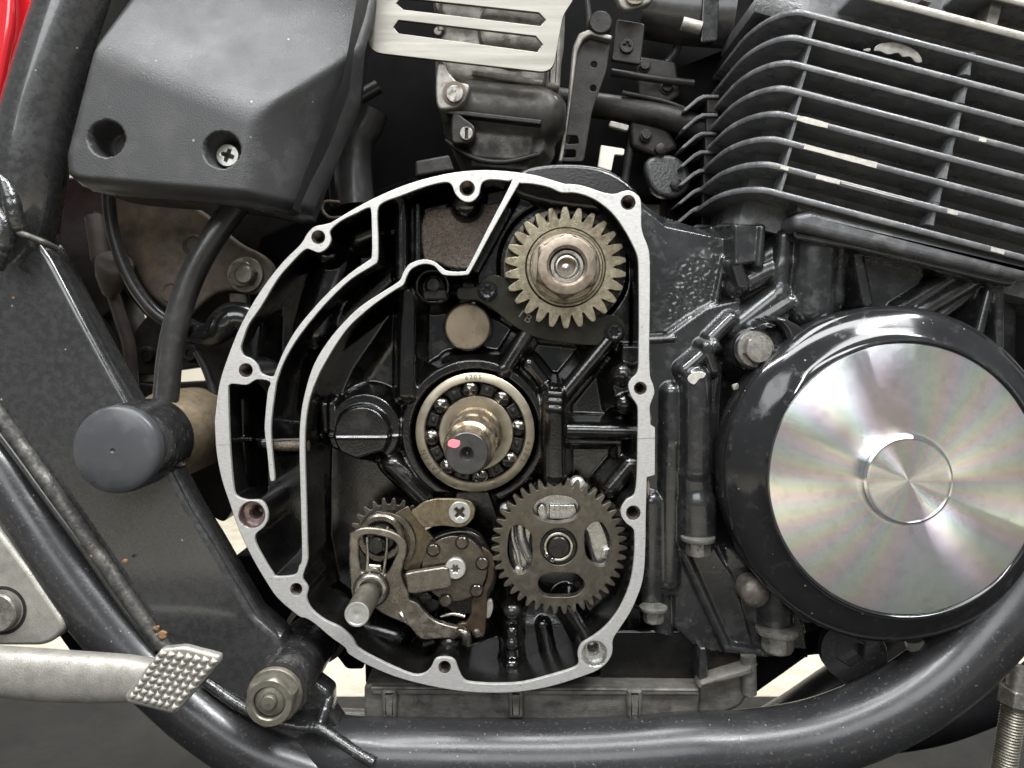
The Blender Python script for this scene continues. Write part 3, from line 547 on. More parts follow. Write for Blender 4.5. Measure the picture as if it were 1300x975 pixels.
for i in range(NB):
    a = 2 * math.pi * i / NB - 1.684
    x, y = BX + 55.2 * math.cos(a), BY + 55.2 * math.sin(a)
    if bm is None:
        o = lathe('ball', x, y, BD + 10, sph, 'ballsteel', br, 28, smooth=180); 
        c0 = P(x, y, BD + 10); o.data.transform(Matrix.Translation(-c0)); o.location = c0 - br.location; bm = o
    else:
        o = bm.copy(); COL.objects.link(o); o.location = P(x, y, BD + 10) - br.location
    am = a + math.pi / NB; mx, my = BX + 55.2 * math.cos(am), BY + 55.2 * math.sin(am)
    ca, sa = math.cos(am), math.sin(am)
    plate('cage_pad', rnd([(mx + ca * u - sa * v, my + sa * u + ca * v) for u, v in ((-6.4, -7.5), (6.4, -8.5), (6.4, 8.5), (-6.4, 7.5))], 1.5), BD + 3.4, 3, 'dark', br, 1.0, 2)
    lathe('cage_rivet', mx, my, BD + 3.2, [(4.4, -1), (4.4, 0.4), (3.4, 0.6), (3.0, 0.2), (2.6, 1.2), (0.1, 1.8)], 'dark', br, 16)
cl = []
for i in range(NB * 12):
    t = 2 * math.pi * i / (NB * 12); w = math.cos(NB * (t + 1.684)); cl.append((t, w))
oc = [(BX + (60 - 1.2 * w) * math.cos(t), BY + (60 - 1.2 * w) * math.sin(t)) for t, w in cl]; ic = [(BX + (50.4 + 1.2 * w) * math.cos(t), BY + (50.4 + 1.2 * w) * math.sin(t)) for t, w in cl]
V, F = [], []
for rad_in, rad_out in ((50, 60.5),):
    for i, (t, w) in enumerate(cl):
        dd = BD + 6.5 + 3.2 * max(w, 0) 
        half = 1.6 if w > 0.35 else 5.2
        V += [P(BX + (55.2 - half) * math.cos(t), BY + (55.2 - half) * math.sin(t), dd - (5.0 * max(w - 0.1, 0))), P(BX + (55.2 + half) * math.cos(t), BY + (55.2 + half) * math.sin(t), dd - (5.0 * max(w - 0.1, 0)))]
m_ = len(cl)
cage_f = []
for i in range(m_):
    w = cl[i][1]; a, b = 2 * i, 2 * ((i + 1) % m_)
    if w < 0.1: cage_f.append((a, a + 1, b + 1, b))
mk('cage', V, cage_f, 'dark', br, 60)
letters('engraved_maker_country', 'JAPAN', 0, 0, BD - 3.0, 9, 0, 'ink', br, (BX, BY, 69.6, 132, 6.6, False), 0.3)
# JAPAN reads along the ring with its feet outward, top mark is upside down
letters('engraved_size_number', '6205', 0, 0, BD - 3.0, 8, 0, 'ink', br, (BX, BY, 69.6, -99, 4.6, False), 0.3)
letters('engraved_code', '6205', 0, 0, BD - 3.0, 8, 0, 'ink', br, (BX, BY, 69.6, 12, 6.2, False), 0.3)
# ---------------------------------------------------------------- main shaft
sh = thing('main_shaft', 'round main shaft end with a pink paint dab, sticking out of the ball bearing', 'shaft', P(604, 575, 20))
SD = -120; tipx, tipy = 592.5, 576.0; ks = kf(SD)
prof = [(31.5*kb, -200), (31.5*kb, -182), (30*kb, -180), (29*kb, -150), (26.5*kb, -148), (26.5*kb, -110)]
rt = 27.5 * ks
prof = [(34*kb, -195), (34*kb, -174), (31*kb, -171), (30.5*kb, -120), (28*kb, -117), (27.5*kb, -78), (29*kb,-76), (29*kb,-50), (rt + 2.5, -47), (rt + 0.5, -20), (rt, -2.5)]
lathe('shaft_body', tipx, tipy, SD, prof, 'shaftside', sh, 56, cap1=False, smooth=35)
lathe('shaft_end', tipx, tipy, SD, [(rt, -2.6), (rt - 0.4, -0.8), (rt - 1.4, 0), (6.2*ks*1.5, 0), (5.6*ks*1.5, -1.2), (5.2*ks*1.2, -6), (2, -9), (0.1, -10)], 'shaft', sh, 56)
plate('pink_dab', sm([(568.5,566),(569.5,560),(574.5,557.5),(579,558.5),(583.5,559.5),(584,564),(582,567),(577,569),(572,567.5)], 3), SD - 0.5, 0.5, 'pink', sh, 0.25, 1)
for i in range(10):   # shaft splines near the bearing
    a = 2 * math.pi * i / 10
    c = math.cos(a), math.sin(a); X0 = axis_xf(tipx, tipy, SD, FWD)
    r1 = 28.5 * kb; 
    loft('spline', [[(r1*c[0] + sx*3*c[1] + e*c[0], r1*c[1] - sx*3*c[0] + e*c[1], z) for sx, e in ((-1,-1.5),(1,-1.5),(0.8,2.2),(-0.8,2.2))] for z in (-120, -66)], 'shaftside', sh, True, True, 20, X0)
# ---------------------------------------------------------------- oil pump gear and pump
og = thing('pump_gear', 'large brown spur gear with four windows, lower right inside the case', 'gear', P(710, 780, 60))
def stad(cx, cy, rx, ry): return sm([(cx - rx, cy), (cx - rx * 0.8, cy - ry * 0.72), (cx - rx * 0.3, cy - ry * 0.98), (cx + rx * 0.3, cy - ry * 0.98), (cx + rx * 0.8, cy - ry * 0.72), (cx + rx, cy), (cx + rx * 0.8, cy + ry * 0.72), (cx + rx * 0.3, cy + ry * 0.98), (cx - rx * 0.3, cy + ry * 0.98), (cx - rx * 0.8, cy + ry * 0.72)], 4)
PD = 44
slots = [sm([(676,647),(681,638),(692,631),(706,628.5),(722,630.5),(733,637),(737,646),(733,655),(724,661),(706,663.5),(689,660.5),(680,655)], 4),
         sm([(646,680),(650,670),(657,667),(666,670),(674,678),(675.5,692),(676,708),(672,721),(664,728),(655,728),(648,720),(644,702)], 4),
         sm([(742,678),(748,667),(757,662.5),(766,666),(773,679),(776,694),(773,709),(767,718),(758,718),(748,712),(743,700)], 4),
         sm([(683,742),(686,733),(697,728),(712,727),(729,728),(738,734),(742,742),(738,751),(728,757),(710,758),(693,757),(686,751)], 4)]
plate('toothed_ring', [gear_loop(710, 693.5, 86.5, 76, 43, 0.03, 0.30, 0.72)] + slots + [circ(709.5, 694, 23.5, 40)], PD, 13, 'brown', og, 0.8, 2)
lathe('hub', 709, 694.5, PD, [(25, -10), (25, -1.5), (24, -0.6), (23, -3), (15.5, -3.5), (14.2, -2), (14.2, 3.5), (13, 4.6), (0.1, 4.8)], 'dark', og, 48)
def ring_arc(name, cx, cy, d, r, w, a0, a1, th, m, parent):
    l = [(cx + (r + w) * math.cos(a), cy + (r + w) * math.sin(a)) for a in np.linspace(a0, a1, 30)] + [(cx + (r - w) * math.cos(a), cy + (r - w) * math.sin(a)) for a in np.linspace(a1, a0, 30)]
    return plate(name, l, d, th, m, parent, 0.6, 2)
ring_arc('snap_ring', 709, 694.5, PD - 1, 16.8, 1.6, 2.6, 8.2, 2, 'steel', og)
for a in (2.55, 8.3): lathe('snap_ring_ear', 709 + 18 * math.cos(a), 694.5 + 18 * math.sin(a), PD, [(3, -1), (3, 1.2), (2.2, 1.8), (1.2, 1.6), (1, -1)], 'steel', og, 14, cap1=False)
pump = thing('oil_pump', 'bright cast aluminium oil pump seen through the windows of the large brown gear', 'oil pump', P(710, 760, 95))
plate('pump_body', sm([(652,668),(672,632),(708,622),(744,632),(770,668),(778,706),(758,724),(748,700),(738,672),(710,668),(682,672),(676,700),(672,726),(658,730),(646,704)], 4), 66, 24, 'alu_pump', pump, 6, 3)
tube('pump_rib', [(650,664,62),(651,684,62),(657,704,60),(660,722,60)], 3.2, 'alu_pump', pump, 14, 8); tube('pump_rib', [(660,664,60),(662,684,60),(670,704,62),(684,722,64)], 7, 'alu_pump', pump, 14, 8); lathe('pump_stud', 658.5, 723, 60, [(6, -6), (6, 1), (4, 3), (0.1, 3.6)], 'alu_pump', pump, 20)
plate('pump_lug', rnd([(681,644),(688,638),(694,642),(695,662),(684,662)], 3), 58, 10, 'alu_pump', pump, 3, 3)
plate('pump_lug', rnd([(697,640),(731,640),(734,654),(724,660),(697,660)], 3), 61, 10, 'alu_pump', pump, 2, 3)
letters('cast_marks', '23H', 704, 645, 60.6, 9, 0, 'carb', pump); letters('cast_marks', '1A', 706, 654.5, 60.6, 8, 0, 'carb', pump)
lathe('pump_bolt', 772, 703, 62, [(9, -4), (9, 2), (7.5, 3), (5, 3), (4, 1), (0.1, 1)], 'alu_pump', pump, 28)
lathe('pump_bolt', 733, 616, 60, [(11, -12), (11, 2), (8, 5), (3, 6), (0.1, 6)], 'zinc', pump, 28)
lathe('pump_bolt', 642, 647, 60, [(8, -12), (8, 2), (6, 4), (0.1, 5)], 'zinc', pump, 28)
tube('dowel_pin', [(703,598,58),(703,622,60)], 12, 'dark', pump)
# ---------------------------------------------------------------- gearshift mechanism
def Z(p): return z_px(p, 400, 640, 5.0)
def cross_screw(name, px, py, d, r, h, m, parent, star=False, slot=False, rot=0.3, slotm='ink'):
    if slot: hole = [(px + x * math.cos(rot) - y * math.sin(rot), py + x * math.sin(rot) + y * math.cos(rot)) for x, y in ((-r * 0.84, -r * 0.19), (r * 0.84, -r * 0.19), (r * 0.84, r * 0.19), (-r * 0.84, r * 0.19))]
    elif star: hole = [(px + r * (0.34 + 0.07 * math.cos(6 * t)) * math.cos(t), py + r * (0.34 + 0.07 * math.cos(6 * t)) * math.sin(t)) for t in [2 * math.pi * i / 36 for i in range(36)]]
    else:
        a, b = r * 0.56, r * 0.13
        q = [(a, -b), (a, b), (b * 1.3, b * 1.3), (b, a), (-b, a), (-b * 1.3, b * 1.3), (-a, b), (-a, -b), (-b * 1.3, -b * 1.3), (-b, -a), (b, -a), (b * 1.3, -b * 1.3)]
        hole = [(px + x * math.cos(rot) - y * math.sin(rot), py + x * math.sin(rot) + y * math.cos(rot)) for x, y in q]
    s = plate(name, [circ(px, py, r, 32), hole], d, h, m, parent, min(1.2, r * 0.12), 3)
    plate('screw_recess', circ(px, py, r * 0.9, 16), d + h * 0.75, 0.5, slotm, s, 0)
    return s
se = thing('selector_drum', 'round star plate with a pale centre screw and drive pins in the gearshift', 'selector drum', P(577, 765, 50))
plate('cam_disc', sm(Z([(640,330),(690,255),(760,205),(860,170),(960,165),(1040,200),(1100,270),(1150,380),(1150,500),(1100,600),(1040,690),(900,700),(800,640),(700,590),(650,480)]), 3), 58, 16, 'dark', se, 3, 3)
disc = []
for i in range(72):
    a = 2 * math.pi * i / 72; R = 41.5
    for q in (2.25, 1.35, 0.35, -0.2): pass
    disc.append((577 + R * math.cos(a), 722 + R * math.sin(a)))
plate('star_plate', disc, 44, 8, 'shift', se, 1.0, 3)
for x, y in ((550,698),(586.5,688.5),(612.5,715),(605,749.5),(566,762)):
    dx, dy = 577 - x, 722 - y; q = math.hypot(dx, dy); a = math.atan2(-dy, -dx)
    l = [(x + 8.4 * math.cos(a + t), y + 8.4 * math.sin(a + t)) for t in np.linspace(-math.pi * 0.95, math.pi * 0.95, 24)] 
    lathe('pin_socket', x, y, 43.6, [(9.6, -2), (9.6, 0.4), (8.2, 0.7), (8.0, -1)], 'dark', se, 24, cap1=False)
    lathe('drive_pin', x, y, 43, [(7.6, -6), (7.6, 2.4), (6.6, 3.4), (0.1, 3.4)], 'shift', se, 24)
cross_screw('centre_screw', 578, 722.5, 36, 13.2, 8, 'zinc', se, star=True)
lathe('screw_washer', 578, 722.5, 43, [(15, -2), (15, 1), (13, 1.5)], 'shift', se, 32)
ss = thing('shift_shaft', 'round shift shaft with a bright sawn end poking out of the gearshift', 'shaft', P(470, 760, 30))
SX, SY, SDp = 453, 780.5, -36; kk = kf(SDp)
lathe('shaft_rod', SX, SY, SDp, [(16.4*kk, -150), (16.4*kk, -3), (15.8*kk, -1.5)], 'olbolt', ss, 40, cap1=False)
lathe('shaft_face', SX, SY, SDp, [(15.9*kk, -1.6), (15.2*kk, 0), (12.8*kk, 0), (12.2*kk, -0.5), (5*kk, -0.3), (2.5*kk, -0.8), (0.1, -1)], 'zinc', ss, 40)
lathe('collar', 471, 749, 36, [(24, -14), (24, -1), (22.5, 2), (19, 3.2), (16, 2)], 'shift', ss, 40, cap1=False)
lathe('collar_washer', 471, 749, 34, [(20.5, -2), (20.5, 2), (19, 3), (16, 3)], 'steel', ss, 40, cap1=False)
arm = thing('gearshift_lever', 'brown steel shift arm with a rounded trapezoid window and bent finger', 'lever', P(480, 790, 50))
ao = sm(Z([(215,300),(215,245),(228,190),(270,158),(340,148),(450,162),(530,195),(575,240),(582,300),(562,380),(548,440),(566,500),(592,560),(600,604),(645,625),(690,680),(750,735),(820,762),(880,778),(950,792),(985,830),(970,858),(900,852),(800,855),(700,862),(650,840),(590,772),(500,730),(400,680),(345,620),(300,600),(240,600),(222,500),(216,400)]), 4)
ai = sm(Z([(275,290),(277,230),(302,202),(350,196),(450,215),(505,240),(525,285),(510,340),(480,400),(455,438),(430,446),(380,400),(310,432),(288,415),(277,360)]), 4)
plate('arm_plate', [ao, ai], 40, 9, 'armsteel', arm, 2.0, 3)
plate('finger', rnd(Z([(570,442),(632,428),(815,400),(845,408),(866,520),(850,532),(640,570),(588,566)]), 2.5), 30, 9, 'armsteel', arm, 2.0, 3)
plate('finger_bend', rnd(Z([(815,400),(848,408),(868,520),(850,532)]), 2), 31, 18, 'armsteel', arm, 1.5, 3)
plate('finger_fold', rnd(Z([(566,445),(634,430),(644,568),(590,566)]), 2), 32, 12, 'armsteel', arm, 2, 3)
tube('crimp', [(508,778,38),(512,784,36),(515,789,38)], 2.6, 'steel', arm)
lathe('spring_post', 477, 694, 34, [(10.5, -40), (10.5, -3), (9.8, -1.4), (8.8, 0), (0.1, 0.2)], 'dark', arm, 32)
tube('roller', [(574,806,44),(586,802,40),(592,808,38),(593,816,40)], 6.5, 'shift', arm); tube('roller', [(538,818,50),(552,814,48)], 4, 'dark', arm)
tube('spring_leg', [(466,682,48),(467,700,46),(466,724,44),(462,742,44)], 2.4, 'steel', arm); tube('spring_leg', [(492,668,48),(491,690,46),(489,712,42),(487,730,42)], 2.0, 'steel', arm)
plate('spring_tab', rnd(Z([(335,380),(420,385),(425,440),(325,430)]), 2), 44, 10, 'steel', arm, 2.5, 3)
spg = thing('return_spring', 'coiled return spring and washers behind the window of the shift arm', 'spring', P(480, 690, 70))
for i in range(4): lathe('coil', 485 - i * 0.5, 678 + i * 1.5, 66 - i * 6, [(30, -4), (31.5, -1.5), (31.5, 1), (29, 3), (24, 3), (22, 0)], 'shift' if i == 3 else 'dark', spg, 44, cap1=False)
lathe('spring_core', 485, 680, 60, [(20, -20), (20, 8), (18, 10), (10, 10), (0.1, 9)], 'dark', spg, 32)
rt_ = thing('detent_plate', 'tan heat stained plate held by a pale cross head screw above the gearshift', 'plate', P(570, 668, 50))
plate('plate_body', rnd([(520.6,650),(538,637),(553,633),(586,633),(597,636),(603.5,645),(601.5,658),(592,668),(582,670),(564,667.5),(547,669),(537,670)], 4), 44, 6, 'tan', rt_, 1.0, 3)
cross_screw('cross_screw', 583.5, 651, 37, 14.2, 7, 'zinc', rt_, rot=0.75)
gp = thing('guide_plate', 'brown guide plate angled behind the tan heat stained plate', 'plate', P(515, 720, 60))
plate('plate_body', rnd([(497,654),(518,642),(528,657),(545,676),(556,690),(540,706),(532,724),(512,724),(508,690)], 3), 54, 6, 'guide', gp, 1.0, 3)
ring_arc('guide_edge', 488, 690, 48, 36, 3.5, -2.2, 0.6, 8, 'shift', gp)
plate('locking_tab', rnd([(538,668),(551,662),(553,667),(540,674)], 1.5), 46, 4, 'steel', gp, 0.8, 2)
pw = thing('pawl_arm', 'rust brown pawl arm curving down the right side of the star plate', 'pawl', P(610, 806, 50))
plate('arm_plate', sm([(611,696),(618,698),(626,706),(628,722),(626,738),(618.5,753),(618,775),(615,806),(608,809),(603,806),(590,797),(580,794.5),(586,791),(592,790),(598,778),(599.5,760),(614,745),(619,722)], 3), 46, 7, 'rustarm', pw, 1.4, 3)
lathe('pawl_rivet', 605, 804, 45, [(6, -3), (6, 1), (4, 2.4), (0.1, 3)], 'shift', pw, 20)
plate('pawl_end', sm([(618,765),(624,762),(626,772),(622,784),(616,783)], 4), 50, 6, 'alu_dull', pw, 1.5, 2)
ig = thing('idler_gear', 'dark small gear whose teeth peek out behind the shift arm', 'gear', P(480, 730, 85))
plate('toothed_ring', gear_loop(495, 684, 52, 44, 24, 0.1), 84, 8, 'brown', ig, 0.8, 2)
lathe('hub', 495, 684, 84, [(40, -2), (42, 2), (38, 3)], 'dark', ig, 32)
lv = thing('detent_lever', 'dark spring loaded lever with a small bolt under the bent finger', 'lever', P(543, 770, 66))
plate('lever_body', sm([(520,745),(545,742),(560,752),(556,772),(544,778),(526,772)], 4), 58, 8, 'dark', lv, 2, 3)
hexbolt('pivot_bolt', 541, 758, 57, 9, 6, 'dark', lv, FWD, 0.2, dome=1)
tube('detent_spring', [(560,783,60),(575,779,58),(590,783,58)], 3, 'steel', lv)
# ---------------------------------------------------------------- alternator cover
cov = thing('alternator_cover', 'round gloss black cover with a turned bright metal disc in its middle', 'engine cover', P(1131, 815, 10))
AX, AY, AD = 1130.5, 601.5, -10; ka = kf(AD)
R0 = 213.5 * ka
lathe('cover_body', AX, AY, AD, [(R0 - 1, -46), (R0, -40), (R0, 0), (R0 - 1.2, 3), (R0 - 4, 7.5), (R0 - 10, 12.5), (R0 - 18, 17.5), (R0 - 27, 22), (R0 - 35, 26.5), (R0 - 40, 30), (R0 - 43, 33.5), (R0 - 44.5, 36), (R0 - 46.3, 34.5), (R0 - 46.8, 31)], 'gloss', cov, 128, smooth=60, cap1=False)
def lug(x, y, r, d, xe, ye): return plate('cover_lug', rnd([(x - r, y - r), (x + r, y - r), (xe + r, ye + r), (xe - r, ye + r)], r * 0.9, 8), d, 34, 'gloss', cov, 6, 4)
lp_ = sm([(966,404),(992,412),(1004,432),(1000,452),(985,468),(966,476),(1010,500),(1040,440),(1000,405)], 4)
plate('cover_lug', lp_, -8, 30, 'gloss', cov, 5, 4)
plate('cover_lug', sm([(950,712),(962,728),(985,735),(1001,748),(1008,764),(1012,782),(1030,792),(1060,770),(1000,700)], 4), -6, 30, 'gloss', cov, 5, 4)
lathe('lug_bolt', 1214, 806, 2, [(0.1,0)] , 'bolt', cov, 8) if False else hexbolt('lug_bolt', 1160, 812, 14, 12, 12, 'bolt', cov, (0.25, 0, -1), 0.2)
Md = bpy.data.materials.new('turned_bright_disc'); Md.use_nodes = True; nt = Md.node_tree; b = nt.nodes['Principled BSDF']; N, L = nt.nodes, nt.links
b.inputs['Metallic'].default_value = 1.0; b.inputs['Roughness'].default_value = 0.27; b.inputs['Anisotropic'].default_value = 0.3
b.inputs['Base Color'].default_value = (0.86, 0.86, 0.82, 1)
tc = N.new('ShaderNodeTexCoord'); tg = N.new('ShaderNodeTangent'); tg.direction_type = 'RADIAL'; tg.axis = 'Z'; L.new(tg.outputs[0], b.inputs['Tangent'])
sx = N.new('ShaderNodeSeparateXYZ'); L.new(tc.outputs['Object'], sx.inputs[0])
at = N.new('ShaderNodeMath'); at.operation = 'ARCTAN2'; L.new(sx.outputs['Y'], at.inputs[0]); L.new(sx.outputs['X'], at.inputs[1])
ln = N.new('ShaderNodeVectorMath'); ln.operation = 'LENGTH'; L.new(tc.outputs['Object'], ln.inputs[0])
# microscopic turned grooves: each tiny ring leans inwards or outwards a little, so lamps smear into radial fans
ml0 = N.new('ShaderNodeMath'); ml0.operation = 'MULTIPLY'; ml0.inputs[1].default_value = 3.0e5; L.new(ln.outputs['Value'], ml0.inputs[0])
wn = N.new('ShaderNodeTexWhiteNoise'); wn.noise_dimensions = '1D'; L.new(ml0.outputs[0], wn.inputs['W'])
wsub = N.new('ShaderNodeVectorMath'); wsub.operation = 'SUBTRACT'; L.new(wn.outputs['Color'], wsub.inputs[0]); wsub.inputs[1].default_value = (0.5, 0.5, 0.5)
wd_ = N.new('ShaderNodeVectorMath'); wd_.operation = 'DOT_PRODUCT'; L.new(wsub.outputs[0], wd_.inputs[0]); wd_.inputs[1].default_value = (0.42, 0.42, 0.42)
rxy = N.new('ShaderNodeVectorMath'); rxy.operation = 'MULTIPLY'; L.new(tc.outputs['Object'], rxy.inputs[0]); rxy.inputs[1].default_value = (1, 1, 0)
rn = N.new('ShaderNodeVectorMath'); rn.operation = 'NORMALIZE'; L.new(rxy.outputs[0], rn.inputs[0])
vt = N.new('ShaderNodeVectorTransform'); vt.vector_type = 'VECTOR'; vt.convert_from = 'OBJECT'; vt.convert_to = 'WORLD'; L.new(rn.outputs[0], vt.inputs[0])
rs_ = N.new('ShaderNodeVectorMath'); rs_.operation = 'SCALE'; L.new(vt.outputs[0], rs_.inputs[0]); L.new(wd_.outputs['Value'], rs_.inputs['Scale'])
gn = N.new('ShaderNodeNewGeometry'); na = N.new('ShaderNodeVectorMath'); na.operation = 'ADD'; L.new(gn.outputs['Normal'], na.inputs[0]); L.new(rs_.outputs[0], na.inputs[1])
nn_ = N.new('ShaderNodeVectorMath'); nn_.operation = 'NORMALIZE'; L.new(na.outputs[0], nn_.inputs[0]); L.new(nn_.outputs[0], b.inputs['Normal'])
# grating rainbow put into the base colour: hue follows view plus fixed lamp direction
geo = N.new('ShaderNodeNewGeometry'); ia = N.new('ShaderNodeVectorMath'); ia.operation = 'ADD'; L.new(geo.outputs['Incoming'], ia.inputs[0]); ia.inputs[1].default_value = (0.25, -0.62, 0.74)
dt = N.new('ShaderNodeVectorMath'); dt.operation = 'DOT_PRODUCT'; L.new(vt.outputs[0], dt.inputs[0]); L.new(ia.outputs[0], dt.inputs[1])
ml = N.new('ShaderNodeMath'); ml.operation = 'MULTIPLY_ADD'; L.new(dt.outputs['Value'], ml.inputs[0]); ml.inputs[1].default_value = 4.5; ml.inputs[2].default_value = 0.15
hs = N.new('ShaderNodeCombineColor'); hs.mode = 'HSV'; L.new(ml.outputs[0], hs.inputs[0]); hs.inputs[1].default_value = 0.10; hs.inputs[2].default_value = 0.96
fr = N.new('ShaderNodeMath'); fr.operation = 'FRACT'; L.new(ml.outputs[0], fr.inputs[0]); L.new(fr.outputs[0], hs.inputs[0])
sm_n = N.new('ShaderNodeTexNoise'); sm_n.inputs['Scale'].default_value = 120; sm_n.inputs['Detail'].default_value = 12; sm_n.inputs['Roughness'].default_value = 0.68; L.new(tc.outputs['Object'], sm_n.inputs['Vector'])
mr = N.new('ShaderNodeMapRange'); L.new(sm_n.outputs['Fac'], mr.inputs['Value']); 
for i, x in zip((1, 2, 3, 4), (0.48, 0.82, 0.0, 0.42)): mr.inputs[i].default_value = x
mxd = N.new('ShaderNodeMix'); mxd.data_type = 'RGBA'; L.new(mr.outputs[0], mxd.inputs[0]); L.new(hs.outputs[0], mxd.inputs[6]); mxd.inputs[7].default_value = (0.42, 0.41, 0.37, 1); L.new(mxd.outputs[2], b.inputs['Base Color'])
mr2 = N.new('ShaderNodeMapRange'); L.new(sm_n.outputs['Fac'], mr2.inputs['Value'])
for i, x in zip((1, 2, 3, 4), (0.42, 0.8, 0.03, 0.13)): mr2.inputs[i].default_value = x
L.new(mr2.outputs[0], b.inputs['Roughness'])
dc = P(AX, AY, AD); dc = dc + Vector((0, -33 * U, 0))
def disc_part(name, prof, cen, smooth=30):
    o = loft(name, [[(r * U * math.cos(t), r * U * math.sin(t), z * U) for t in [2 * math.pi * i / 160 for i in range(160)]] for r, z in prof], Md, cov, False, True, smooth)
    o.location = cen - cov.location; o.rotation_euler = (math.pi / 2, 0, 0); return o
disc_part('turned_disc', [(R0 - 46.6, -2), (R0 - 46.8, 0.6), (R0 - 47.6, 1.4), (R0 - 48.6, 1.6), (110, 1.6), (58, 1.6), (56.5, 1.0)], dc)
disc_part('raised_centre', [(56, -1), (55.5, 6), (53.5, 9.5), (50.5, 11), (49, 10.4), (47, 10.2), (20, 10.2), (0.05, 10.2)], dc)
# ---------------------------------------------------------------- cylinder with cooling fins
cyl = thing('cylinder_block', 'satin black finned cylinder block, paint chipped off several fin edges', 'cylinder', P(1150, 300, 60))
AXI = Vector((0.2535, 0, 0.9673)); E1 = Vector((0.9673, 0, -0.2535)); E2 = Vector((0, 1, 0))
def fin_outline(ex=46, ed=130, length=420, depth=330):
    pts = []
    for i in range(15):
        a = math.pi / 2 * i / 14; pts.append((-ex * (math.sin(a) ** 1.0), ed * (1 - math.cos(a))))
    pts += [(-ex, depth), (length, depth), (length, 0)]
    return pts
def fin(name, px, py, d, th, parent, m='fin', **kw):
    c = P(px, py, d); pts = fin_outline(**kw); n = len(pts); h = th * U / 2
    rings = []
    for off, ins in ((-h, 1.4), (-h * 0.55, 0.3), (0, 0), (h * 0.55, 0.3), (h, 1.4)):
        q = inset([(x, y) for x, y in pts], ins) if ins else pts
        rings.append([c + E1 * (x * U) + E2 * (y * U) + AXI * off for x, y in q])
    return loft(name, rings, m, parent, True, True, 40)
FD = -12
def fpos(i): return (1022 - 6.2 * i, 16 + 32.4 * i)
fins = []
for i in range(8):
    x, y = fpos(i); fins.append(fin('fin', x, y, FD, 7.6, cyl))
    if i < 7:
        a, b2 = P(x + 14, y + 6, FD + 3), P(*[v + w for v, w in zip(fpos(i + 1), (12, 0))], FD + 3)
        q = []
        for e, dd, wd in ((0, 0, 2.0), (1, 0, 2.0)): pass
        rings = []
        for p in (a + AXI * 4 * U, a * 0.5 + b2 * 0.5, b2 - AXI * 4 * U):
            wd = 3.2 if p is not rings else 3.2
            rings.append([p + E1 * (sx_ * wd * U) + E2 * (dy_ * U) for sx_, dy_ in ((-0.6, 0), (0.6, 0), (2.2, 26), (-0.8, 26))])
        loft('fin_web', rings, 'fin', cyl, True, True, 30)
posts = [(1232,81),(1225,117),(1217,151),(1209,184),(1202,213),(1194,243),(1186,272)]
for i, (x, y) in enumerate(posts):
    c = P(x, y, FD + 5); pr = []
    for s_, wd in ((-15, 6.5), (-6, 4.2), (4, 4.0), (14, 6.0)):
        pr.append([c + AXI * (-s_ * U) + E1 * ((sx_ * wd + random.uniform(-.6, .6)) * U) + E2 * (dy_ * U) for sx_, dy_ in ((-1, 5), (-0.5, 0), (0.5, 0), (1, 5), (1.1, 20), (-0.9, 20))])
    loft('fin_post', pr, 'weld' if False else 'fin', cyl, True, True, 50)
# barrel wall behind the fins
c0 = P(1026, 10, 42); pr = []
for t in (-130, 300):
    pr.append([c0 - AXI * (t * U) + E1 * (x * U) + E2 * (y * U) for x, y in ((-20, 60), (-14, 12), (0, 0), (460, 0), (460, 260), (-20, 260))])
loft('barrel', pr, 'fin', cyl, True, True, 40)
# cylinder head edge above
hx = cyl
def slab(name, px, py, d, w, th, dep, m, parent):
    c = P(px, py, d); h = th * U / 2; pr = []
    for off, ins in ((-h, 1.6), (-h * 0.6, 0.3), (h * 0.6, 0.3), (h, 1.6)):
        pr.append([c + E1 * (x * U) + E2 * (y * U) + AXI * off for x, y in inset([(0, 0), (w, 0), (w, dep), (0, dep)], ins)])
    return loft(name, pr, m, parent, True, True, 40)
slab('head_lip', 1085, -11, -16, 360, 10, 6, 'alu_dull', hx); slab('head_deck', 1086, -11, -10, 360, 9, 200, 'fin', hx); slab('head_fin', 1226, -16, -16, 300, 8, 6, 'alu_dull', hx); slab('head_fin', 1226, -16, -10, 300, 7, 200, 'fin', hx); slab('head_side', 1075, -40, 40, 400, 60, 200, 'fin', hx)
for x, y in ((1262, 18), (1180, -12)):
    c = P(x, y, -4); loft('head_post', [[c + AXI * (s_ * U) + E1 * (a * 7 * U) + E2 * (b_ * U) for a, b_ in ((-1, 0), (1, 0), (1, 60), (-1, 60))] for s_ in (-14, 20)], 'alu_sump', hx, True, True, 30)
slab('deck_band', 960, 2, 46, 470, 26, 160, 'castrough', hx)
# bare strips on the fin edges
def strip(i, x0, x1, w=6.0):
    (fx, fy) = fpos(i); c = P(fx, fy, FD); k = kf(FD)
    s0, s1 = (x0 - fx) * k / 0.9673, (x1 - fx) * k / 0.9673; h = w * U / 2
    pr = []
    for s in np.linspace(s0, s1, 10):
        e = h * random.uniform(0.8, 1.05)
        pr.append([c + E1 * (s * U) + E2 * (-0.55 * U) + AXI * e, c + E1 * (s * U) + E2 * (-0.55 * U) - AXI * e, c + E1 * (s * U) + E2 * (1.5 * U) - AXI * e, c + E1 * (s * U) + E2 * (1.5 * U) + AXI * e])
    loft('bare_edge', pr, 'chip', fins[i], True, True, 30)
for i, x0, x1, w in ((4,1012,1051,7.2),(5,1021,1113,7.2),(6,991,1001,5),(6,1036,1066,6),(6,1068,1160,1.6),(6,1203,1216,6),(3,1243,1252,6),(7,1258,1275,6)): strip(i, x0, x1, w)
plate('red_paint_fleck', sm([(956,590),(958.5,592),(958,598),(955.5,600),(954,595)], 3), -22.5, 1.5, 'red', cov, 0.2, 1)
